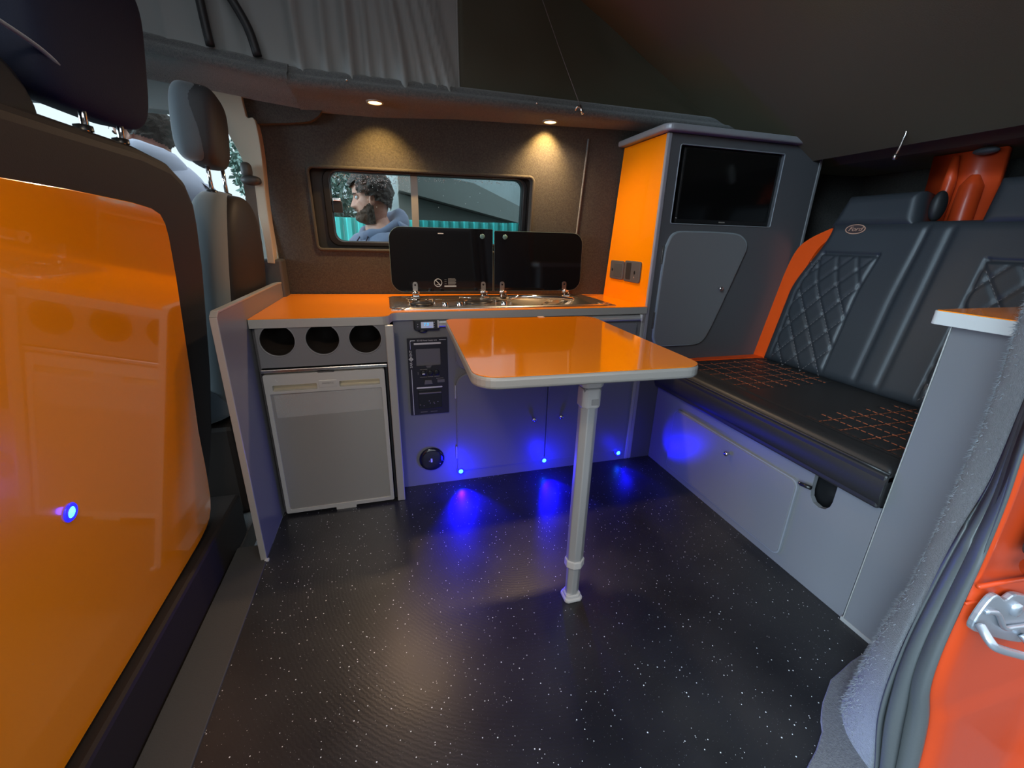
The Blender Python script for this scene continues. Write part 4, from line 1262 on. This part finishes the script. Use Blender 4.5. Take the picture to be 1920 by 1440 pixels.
# rubber seal: two lobes
rows = []
for a, b in zip(A2, A3):
    d = b - a
    nrm = Vector((-.8, -.6, 0))
    row = []
    prof = [(-.05, .010), (.06, .004), (.10, -.004), (.20, .012), (.38, .016), (.50, .006), (.55, -.008), (.62, .010), (.78, .018), (.92, .012), (1.0, .0), (1.02, -.02)]
    for (t, h) in prof:
        row.append(a + d * t + nrm * h)
    rows.append(row)
sl = link('rubber_seal', loft_bm(rows), nmat('grey_rubber', (.075, .08, .082), .4, bump=(120, .15)), dpi, smooth=True)
thick(sl, .004, 1)
# orange body jamb with pressed shapes
rows = []
for i, a in enumerate(A3):
    z = a.z
    row = [a + Vector((.013, .004, 0)), a + Vector((.008, -.002, 0))]
    st = max(0, min(1, (z - .545) / .012))            # ledge above the striker
    for (dx, dy) in ((.03, -.006), (.06, -.006), (.10, -.006), (.16, -.006), (.22, -.006), (.27, -.008), (.30, -.03), (.34, -.05), (.5, -.06), (.9, -.065)):
        y = a.y + dy + st * .012 - (.004 if z < .30 else 0)
        row.append(Vector((a.x + dx, y, z - .03 * dx)))
    rows.append(row)
body = link('body_jamb', loft_bm(rows), PAINT, dpi, smooth=True)
thick(body, .004, -1)
tube('pressed_ridge', [(.705, .2405, .560), (.78, .2405, .552), (.92, .238, .535), (1.1, .23, .52)], .0030, PAINT, dpi)
tube('pressed_ridge', [(.705, .2440, .528), (.80, .2440, .520), (.95, .240, .505)], .0022, PAINT, dpi)
plate('pressed_recess', rrect(.775, .96, .600, .72, .02), mY(.238), .004, PAINT, dpi, bevel=.003)
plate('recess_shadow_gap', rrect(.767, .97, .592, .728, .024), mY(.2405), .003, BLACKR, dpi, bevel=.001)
tube('door_buffer', [(.778, .225, .583), (.90, .222, .568)], .011, BLACKR, dpi, n=16)
tube('door_buffer', [(.772, .228, .584), (.779, .227, .583)], .013, CHROME, dpi, n=16)
# striker plate
sp = thing('door_striker', 'shiny zinc door striker plate bolted to the orange jamb', 'striker', (.80, .235, .46))
def smap(u, v, d): return (.778 + u * .90 + v * .05, .236 - .0 + d, .490 + v - u * .33)
ZINC = nmat('zinc_plated_steel', (.42, .45, .50), .3, metal=.7)
plate('striker_plate', smoothpoly([(-.082, -.012), (-.076, .028), (-.060, .042), (-.032, .036), (-.012, .048), (.040, .046), (.092, .034), (.098, .020), (.094, -.018), (.075, -.032), (-.05, -.022)], 4), smap, .008, ZINC, sp, bevel=.002, d0=-.008)
lathe('bolt', [(.011, -.0), (.010, -.005), (.004, -.006), (0, -.003)], lambda u, v, d: smap(u, v, d - .008), .002, .026, ZINC, sp, 16)
tube('striker_bar', smoothpoly([smap(-.078, -.004, -.010), smap(-.082, -.016, -.026), smap(-.066, -.022, -.030), smap(.0, -.030, -.030), smap(.046, -.034, -.030), smap(.062, -.026, -.026), smap(.060, -.014, -.010)], 6, False), .0055, ZINC, sp)
tube('pressed_rib', smoothpoly([smap(-.076, .016, -.009), smap(-.045, .016, -.010), smap(-.01, -.004, -.011), smap(.02, -.002, -.011), smap(.09, .008, -.010)], 5, False), .0035, ZINC, sp)

# ================================================================== OUTSIDE
GZ = -.55
box('ground', (-14, 14, -12, 16, GZ - .1, GZ), ASPHALT, bevel=0, kind='structure', label='wet grey yard surface')
# teal corrugated fence, one part per sheet
fn = thing('corrugated_fence', 'teal corrugated metal fence outside beyond the side window', 'fence', (.6, 5.2, GZ))
bm = bmesh.new()
cprof = [(0, 0), (.03, 0), (.045, -.03), (.085, -.03), (.10, 0), (.115, 0)]
rows = [[(x, y, z) for (x, y) in cprof] for z in (0, 1.0, 1.69)]
loft_bm(rows, bm)
me = bpy.data.meshes.new('fence_sheet'); bm.to_mesh(me); bm.free(); me.materials.append(TEAL)
for k in range(46):
    o = bpy.data.objects.new('fence_sheet', me); COL.objects.link(o); o.parent = fn
    o.location = (-2.9 + k * .117, 0, random.uniform(-.004, .004))
    s = o.modifiers.new('solid', 'SOLIDIFY'); s.thickness = .004
box('fence_rail', (-2.4, 3.2, 5.21, 5.26, GZ + .3, GZ + .36), TEAL, fn)
box('fence_rail', (-2.4, 3.2, 5.21, 5.26, GZ + 1.4, GZ + 1.46), TEAL, fn)
# pale building with a brown-grey lean-to roof
bd = thing('yard_building', 'pale rendered building with sloping brown-grey sheet roof beyond the teal fence', 'building', (2, 8.5, GZ))
box('wall', (-1.2, 8.0, 8.2, 8.4, GZ, 5.5), BUILD, bd, bevel=0)
plate('roof', [(.25, 1.62), (2.6, 1.12), (2.6, 1.30), (1.4, 1.78), (.25, 1.92)], mY(7.2), .9, ROOFM, bd)
plate('lean_to_wall', [(.25, GZ), (4.5, GZ), (4.5, 1.10), (2.6, 1.12), (.25, 1.60)], mY(7.5), .5, nmat('grey_brown_boarding', (.20, .19, .165), .8), bd)
plate('gutter', [(.25, 1.93), (2.0, 1.90), (2.0, 1.96), (.25, 1.99)], mY(7.15), .05, nmat('dark_gutter', (.12, .10, .10), .6), bd)
# trees at the left
def leaf_cloud(name, c, r, n, parent, mat, sz=.05):
    bm = bmesh.new()
    rd = random.Random(11)
    for k in range(n):
        v = Vector((rd.gauss(0, 1), rd.gauss(0, 1), rd.gauss(0, 1))).normalized() * rd.uniform(.55, 1) ** .5
        p = Vector(c) + Vector((v.x * r[0], v.y * r[1], v.z * r[2]))
        a = Vector((rd.uniform(-1, 1), rd.uniform(-1, 1), rd.uniform(-1, 1))).normalized() * sz
        b = Vector((rd.uniform(-1, 1), rd.uniform(-1, 1), rd.uniform(-1, 1))).normalized() * sz * .6
        bm.faces.new([bm.verts.new(p + q) for q in (-a, b, a, -b)])
    me = bpy.data.meshes.new(name); bm.to_mesh(me); bm.free(); me.materials.append(mat)
    o = bpy.data.objects.new(name, me); COL.objects.link(o); o.parent = parent
    o.matrix_parent_inverse = Matrix.Translation(-root_loc(parent)); o['kind'] = 'stuff'
for (x, y, lab) in ((-.95, 6.6, 'dark green tree beyond the fence at the left of the window'),):
    tr_ = thing('tree', lab, 'tree', (x, y, GZ))
    tube('trunk', [(x, y, GZ), (x + .05, y, .6), (x - .03, y, 1.4)], [.10, .08, .05], BARK, tr_)
    leaf_cloud('foliage', (x, y, 1.75), (.85, .8, .75), 5200, tr_, FOLI)


# added wall out of view, to darken reflections and block low sky
wb = thing('sky_block_wall', 'added unseen low dark brown wall across the yard, dimming reflections and low sky', 'building', (0, -7.2, GZ))
box('wall', (-11, 11, -7.6, -7.2, GZ, 1.5), nmat('dark_brown_cladding', (.055, .045, .038), .8), wb, bevel=0)
box('eaves', (-11.2, 11.2, -7.7, -7.0, 1.5, 1.62), ROOFM, wb)

box('pavement', (-7, 7, 2.17, 4.6, GZ - .05, GZ + .10), nmat('grey_paving', (.22, .22, .21), .8, noisecol=(8, (.3, .3, .29), .4, .7)), kind='structure', bevel=.01, label='raised pavement beside the van')

# ------------------------------------------------------------------ people
def skin_mesh(joints, edges, sub=2, root=0):
    me = bpy.data.meshes.new('tmp')
    me.from_pydata([j[0] for j in joints], edges, [])
    o = bpy.data.objects.new('tmp', me)
    COL.objects.link(o)
    m = o.modifiers.new('skin', 'SKIN')
    m.use_smooth_shade = True
    sl = me.skin_vertices[0].data
    for i, j in enumerate(joints):
        r = j[1]
        sl[i].radius = (r, r) if not isinstance(r, tuple) else r
        sl[i].use_root = (i == root)
    ss = o.modifiers.new('sub', 'SUBSURF'); ss.levels = sub; ss.render_levels = sub
    bpy.context.view_layer.update()
    out = bpy.data.meshes.new_from_object(o.evaluated_get(bpy.context.evaluated_depsgraph_get()))
    bpy.data.objects.remove(o)
    return out


def interp(tab, z):
    if z <= tab[0][0]: return tab[0][1:]
    for a, b in zip(tab, tab[1:]):
        if z <= b[0]:
            t = (z - a[0]) / (b[0] - a[0])
            t = t * t * (3 - 2 * t) * .5 + t * .5
            return tuple(p + (q - p) * t for p, q in zip(a[1:], b[1:]))
    return tab[-1][1:]


HEAD = [(-.02, .035, .055, .048), (.0, .066, .058, .050), (.015, .078, .064, .056), (.03, .080, .070, .060), (.05, .084, .078, .065), (.075, .087, .088, .069), (.10, .085, .098, .072), (.118, .083, .103, .074),
        (.14, .091, .105, .0755), (.16, .091, .104, .0755), (.18, .086, .098, .073), (.20, .074, .085, .066), (.215, .058, .068, .054), (.228, .034, .042, .034), (.234, .004, .004, .004)]


def head_pt(z, a, off=0.):
    fr_, bk_, ry = interp(HEAD, z)
    ca, sa = cos(a), sin(a)
    x = ca * (fr_ if ca > 0 else bk_)
    y = sa * ry
    if ca > 0: x *= (1 - .10 * abs(sa))
    if off == 0 or True:
        g = lambda v, c, s_: math.exp(-((v - c) / s_) ** 2)
        if ca > 0:
            nz = 0
            if .062 < z < .128:
                t = (.128 - z) / .05
                nz = (.004 + .022 * min(1, t)) * (1 if z > .074 else max(0, (z - .062) / .012))
            w = .009 + .009 * g(z, .078, .012)
            x += nz * g(y, 0, w)
            x += .006 * g(z, .052, .005) * g(y, 0, .022) + .006 * g(z, .040, .006) * g(y, 0, .020)
            x -= .003 * g(z, .046, .003) * g(y, 0, .024)
            x += .005 * g(z, .016, .012) * g(y, 0, .02)
            for s_ in (1, -1):
                x -= .012 * g(z, .117, .011) * g(y, s_ * .032, .015)
                x += .004 * g(z, .092, .012) * g(y, s_ * .042, .015)
                x += .004 * g(z, .133, .007) * g(y, s_ * .030, .02)
    n = Vector((x, y, 0)).normalized()
    return Vector((x, y, z)) + n * off


def head_bm(bm, nz=56, na=64):
    rows = []
    for j in range(nz + 1):
        z = -.02 + .254 * j / nz
        rows.append([head_pt(z, 2 * pi * i / na) for i in range(na)])
    loft_bm(rows, bm, closed=True)
    for s_ in (1, -1):      # ears
        def ear(v):
            q = Vector(v)
            rr_ = math.hypot(v.x / .017, v.z / .031)
            if v.y * s_ > 0: q.y -= s_ * .006 * max(0, 1 - (rr_ / .6) ** 2)
            return q
        ell_bm((-.008, s_ * .078, .100), (.017, .008, .031), 18, 14, ear, bm, rot=Matrix.Rotation(s_ * .35, 3, 'Z') @ Matrix.Rotation(-.2, 3, 'Y'))


def person(name_label, loc, rz, head_rz, head_pitch, hood_mat, height, skin=SKIN, beard=True, hood_tie=True, arm='down'):
    k = height / 1.79
    t = thing('person', name_label, 'person', (loc[0], loc[1], GZ + .10))
    base = Matrix.Translation((loc[0], loc[1], GZ + .10)) @ Matrix.Rotation(rz, 4, 'Z') @ Matrix.Scale(k, 4)
    nk = Vector((.0, 0, 1.535))
    hm = base @ Matrix.Translation(nk + Vector((.012, 0, .005))) @ Matrix.Rotation(head_rz, 4, 'Z') @ Matrix.Rotation(head_pitch, 4, 'Y')
    def addpart(name, bm, mat, mt=base, **kk):
        bm.transform(mt)
        return link(name, bm, mat, t, smooth=True, **kk)
    # skeleton
    J = [((0, 0, .96), (.13, .10)), ((0, 0, 1.12), (.12, .09)), ((-.01, 0, 1.30), (.14, .095)), ((-.02, 0, 1.44), (.11, .08)), ((-.012, 0, 1.52), .056), ((0.0, 0, 1.60), .052)]
    E_ = [(0, 1), (1, 2), (2, 3), (3, 4), (4, 5)]
    hands = []
    for s_ in (1, -1):
        b0 = len(J)
        J += [((-.015, s_ * .175, 1.425), .056), ((-.02, s_ * .235, 1.14), .042), ((.06, s_ * .245, .90), .028), ((.075, s_ * .242, .86), (.018, .030)), ((.088, s_ * .240, .81), (.014, .034))]
        E_ += [(3, b0), (b0, b0 + 1), (b0 + 1, b0 + 2), (b0 + 2, b0 + 3), (b0 + 3, b0 + 4)]
        hands.append((s_, Vector(J[b0 + 4][0])))
        h0 = len(J)
        J += [((0, s_ * .095, .88), .085), ((.02, s_ * .10, .50), .055), ((-.02, s_ * .105, .09), .038), ((.05, s_ * .12, .04), .036), ((.13, s_ * .13, .03), .028)]
        E_ += [(0, h0), (h0, h0 + 1), (h0 + 1, h0 + 2), (h0 + 2, h0 + 3), (h0 + 3, h0 + 4)]
    bm = bmesh.new()
    bm.from_mesh(skin_mesh(J, E_, 1))
    for (s_, w) in hands:
        for fi, (dx, L) in enumerate(((-.026, .060), (-.009, .076), (.009, .082), (.026, .074))):
            a = w + Vector((dx * .9, 0, .01)); tmpm = skin_mesh([(a, .0095), (a + Vector((dx * .1, -s_ * .004, -.35 * L - .02)), .009), (a + Vector((dx * .1, -s_ * .014, -.72 * L - .02)), .008), (a + Vector((dx * .1, -s_ * .026, -L - .015)), .0065)], [(0, 1), (1, 2), (2, 3)], 1)
            bm.from_mesh(tmpm)
        a = w + Vector((.02, 0, .035)); bm.from_mesh(skin_mesh([(a, .011), (a + Vector((.03, -s_ * .008, -.025)), .010), (a + Vector((.042, -s_ * .014, -.058)), .008)], [(0, 1), (1, 2)], 1))
    bm.transform(base)
    hb_ = bmesh.new(); head_bm(hb_); hb_.transform(hm)
    tmpm = bpy.data.meshes.new('t'); hb_.to_mesh(tmpm); bm.from_mesh(tmpm); hb_.free()
    link('body', bm, skin, t, smooth=True)
    for s_ in (1, -1):
        addpart('eye', ell_bm((.0690, s_ * .031, .116), (.0105,) * 3, 14, 10), EYEW, hm)
        addpart('iris', ell_bm((.0778, s_ * .031, .115), (.0025, .0052, .0052), 12, 8), EYED, hm)
        addpart('eyebrow', tube_bm([head_pt(.136, s_ * a_, .003) for a_ in (.15, .3, .48, .62)], [.003, .0042, .004, .002], 8), HAIR, hm)
    # hair: offset shell of the head, cut by a hairline
    def shell(test, off, nz=60, na=72):
        bm = bmesh.new()
        vs = {}
        def V(j, i):
            i %= na
            if (j, i) not in vs:
                z = -.02 + .256 * j / nz; a = 2 * pi * i / na
                o_ = off(z, a)
                p = head_pt(z, a, max(0, o_))
                if z > .17: p.z += o_ * (z - .17) / .06 * .9
                vs[(j, i)] = bm.verts.new(p)
            return vs[(j, i)]
        for j in range(nz):
            for i in range(na):
                z = -.02 + .256 * (j + .5) / nz; a = 2 * pi * (i + .5) / na
                if test(z, min(a, 2 * pi - a)):
                    bm.faces.new((V(j, i), V(j, i + 1), V(j + 1, i + 1), V(j + 1, i)))
        return bm
    nz_ = lambda z, a, s_: noise.noise(Vector((cos(a) * s_, sin(a) * s_, z * s_ * 9)))
    hl = lambda z, a: (z > .178 - .012 * cos(a * 3)) if a < .9 else (z > .135 if a < 1.35 else (z > .118 if a < 1.75 else z > .040 + .04 * (3.1 - a)))
    addpart('hair', shell(hl, lambda z, a: .016 + .008 * nz_(z, a, 5) + .006 * nz_(z, a, 14) + .006 * max(0, cos(a)) * (z > .18)), HAIR, hm)
    if beard:
        bl = lambda z, a: (a < 1.62 and z < .118 - .0 and ((z < .046 and a < 1.0) or (.053 < z < .064 and a < .42) or (a > .32 and z < .036 + .05 * max(0, (a - .5))) and z < .12) and not (.036 < z < .053 and a < .30))
        addpart('beard', shell(bl, lambda z, a: .010 + .006 * nz_(z, a, 9) + (.012 * math.exp(-((z - .0) / .02) ** 2) if a < .8 or a > 5.4 else 0)), BEARD, hm)
    # hoodie
    HJ = [((0, 0, .93), (.165, .125)), ((0, 0, 1.10), (.16, .12)), ((-.01, 0, 1.28), (.175, .125)), ((-.02, 0, 1.42), (.135, .10)), ((-.015, 0, 1.485), (.085, .08))]
    HE = [(0, 1), (1, 2), (2, 3), (3, 4)]
    for s_ in (1, -1):
        b0 = len(HJ)
        HJ += [((-.015, s_ * .18, 1.425), .075), ((-.02, s_ * .24, 1.14), .060), ((.05, s_ * .246, .925), .045), ((.057, s_ * .246, .900), .036)]
        HE += [(3, b0), (b0, b0 + 1), (b0 + 1, b0 + 2), (b0 + 2, b0 + 3)]
    hbm = bmesh.new(); hbm.from_mesh(skin_mesh(HJ, HE, 2))
    for v in hbm.verts:
        n_ = noise.noise(v.co * 9) * .012 + noise.noise(Vector((v.co.x * 6, v.co.y * 6, v.co.z * 22))) * .006
        v.co += Vector((v.co.x, v.co.y, 0)).normalized() * n_
    addpart('hoodie', hbm, hood_mat)
    # hood bunched behind the neck and round the collar
    rows = []
    for i in range(28):
        a = 2 * pi * i / 28
        back = max(0, -cos(a))
        cx, cy = -.020 + .092 * cos(a) - .025 * back, .098 * sin(a)
        row = []
        rr_ = .026 + .026 * back
        for j in range(12):
            b = 2 * pi * j / 12
            row.append(((cx) + rr_ * cos(b) * cos(a), (cy) + rr_ * cos(b) * sin(a), 1.497 + .035 * back - .040 * max(0, cos(a)) + rr_ * (1.15 + .3 * back) * sin(b) + .006 * sin(5 * a)))
        rows.append(row)
    rows.append(rows[0])
    addpart('hood', loft_bm(rows, closed=True), hood_mat)
    rows = []
    for i in range(20):
        a = pi * (.55 + .9 * i / 19)
        row = []
        for j in range(10):
            b = j / 9
            rd_ = .10 + .055 * sin(pi * b)
            row.append((-.03 + rd_ * cos(a) * 1.1, rd_ * sin(a) * (1.15 - .2 * b), 1.53 - .17 * b))
        rows.append(row)
    thick(addpart('hood_back', loft_bm(rows), hood_mat), .02)
    if hood_tie:
        for s_ in (1, -1):
            pts = smoothpoly([(.085, s_ * .035, 1.46), (.112, s_ * .045, 1.42), (.128, s_ * .05, 1.36), (.136, s_ * .05, 1.29)], 4, False)
            addpart('drawstring', tube_bm(pts, .0035, 8), HOODIE_DARK)
            addpart('drawstring_tip', tube_bm([(.137, s_ * .05, 1.295), (.139, s_ * .05, 1.27)], .005, 8), WHITE)
    # trousers and shoes
    TJ = [((0, 0, .98), (.15, .115)), ((0, 0, .90), (.145, .115))]
    TE = [(0, 1)]
    for s_ in (1, -1):
        b0 = len(TJ)
        TJ += [((0, s_ * .098, .80), .10), ((.02, s_ * .10, .50), .075), ((-.015, s_ * .105, .12), .062), ((-.015, s_ * .105, .09), .060)]
        TE += [(1, b0), (b0, b0 + 1), (b0 + 1, b0 + 2), (b0 + 2, b0 + 3)]
    tb_ = bmesh.new(); tb_.from_mesh(skin_mesh(TJ, TE, 2))
    addpart('jeans', tb_, DENIM)
    for s_ in (1, -1):
        sb_ = ell_bm((.055, s_ * .122, .045), (.145, .050, .045), 24, 12, lambda v: Vector((v.x, v.y, max(v.z, -.040) * (1.2 if v.x < 0 else .9))), p=.8)
        addpart('shoe', sb_, SHOE)
    return t


HOODIE_DARK = nmat('navy_cord', (.03, .035, .06), .8)
person('bearded man in slate-blue hoodie outside the side window, facing left', (-.035, 2.50), math.radians(215), math.radians(-37), math.radians(6), HOODIE, 1.735)
person('person in pale lilac hoodie outside the driver window, partly hidden by head restraints', (-.955, 2.42), math.radians(100), math.radians(60), math.radians(14), HOODIE2, 1.96, beard=False, hood_tie=False)
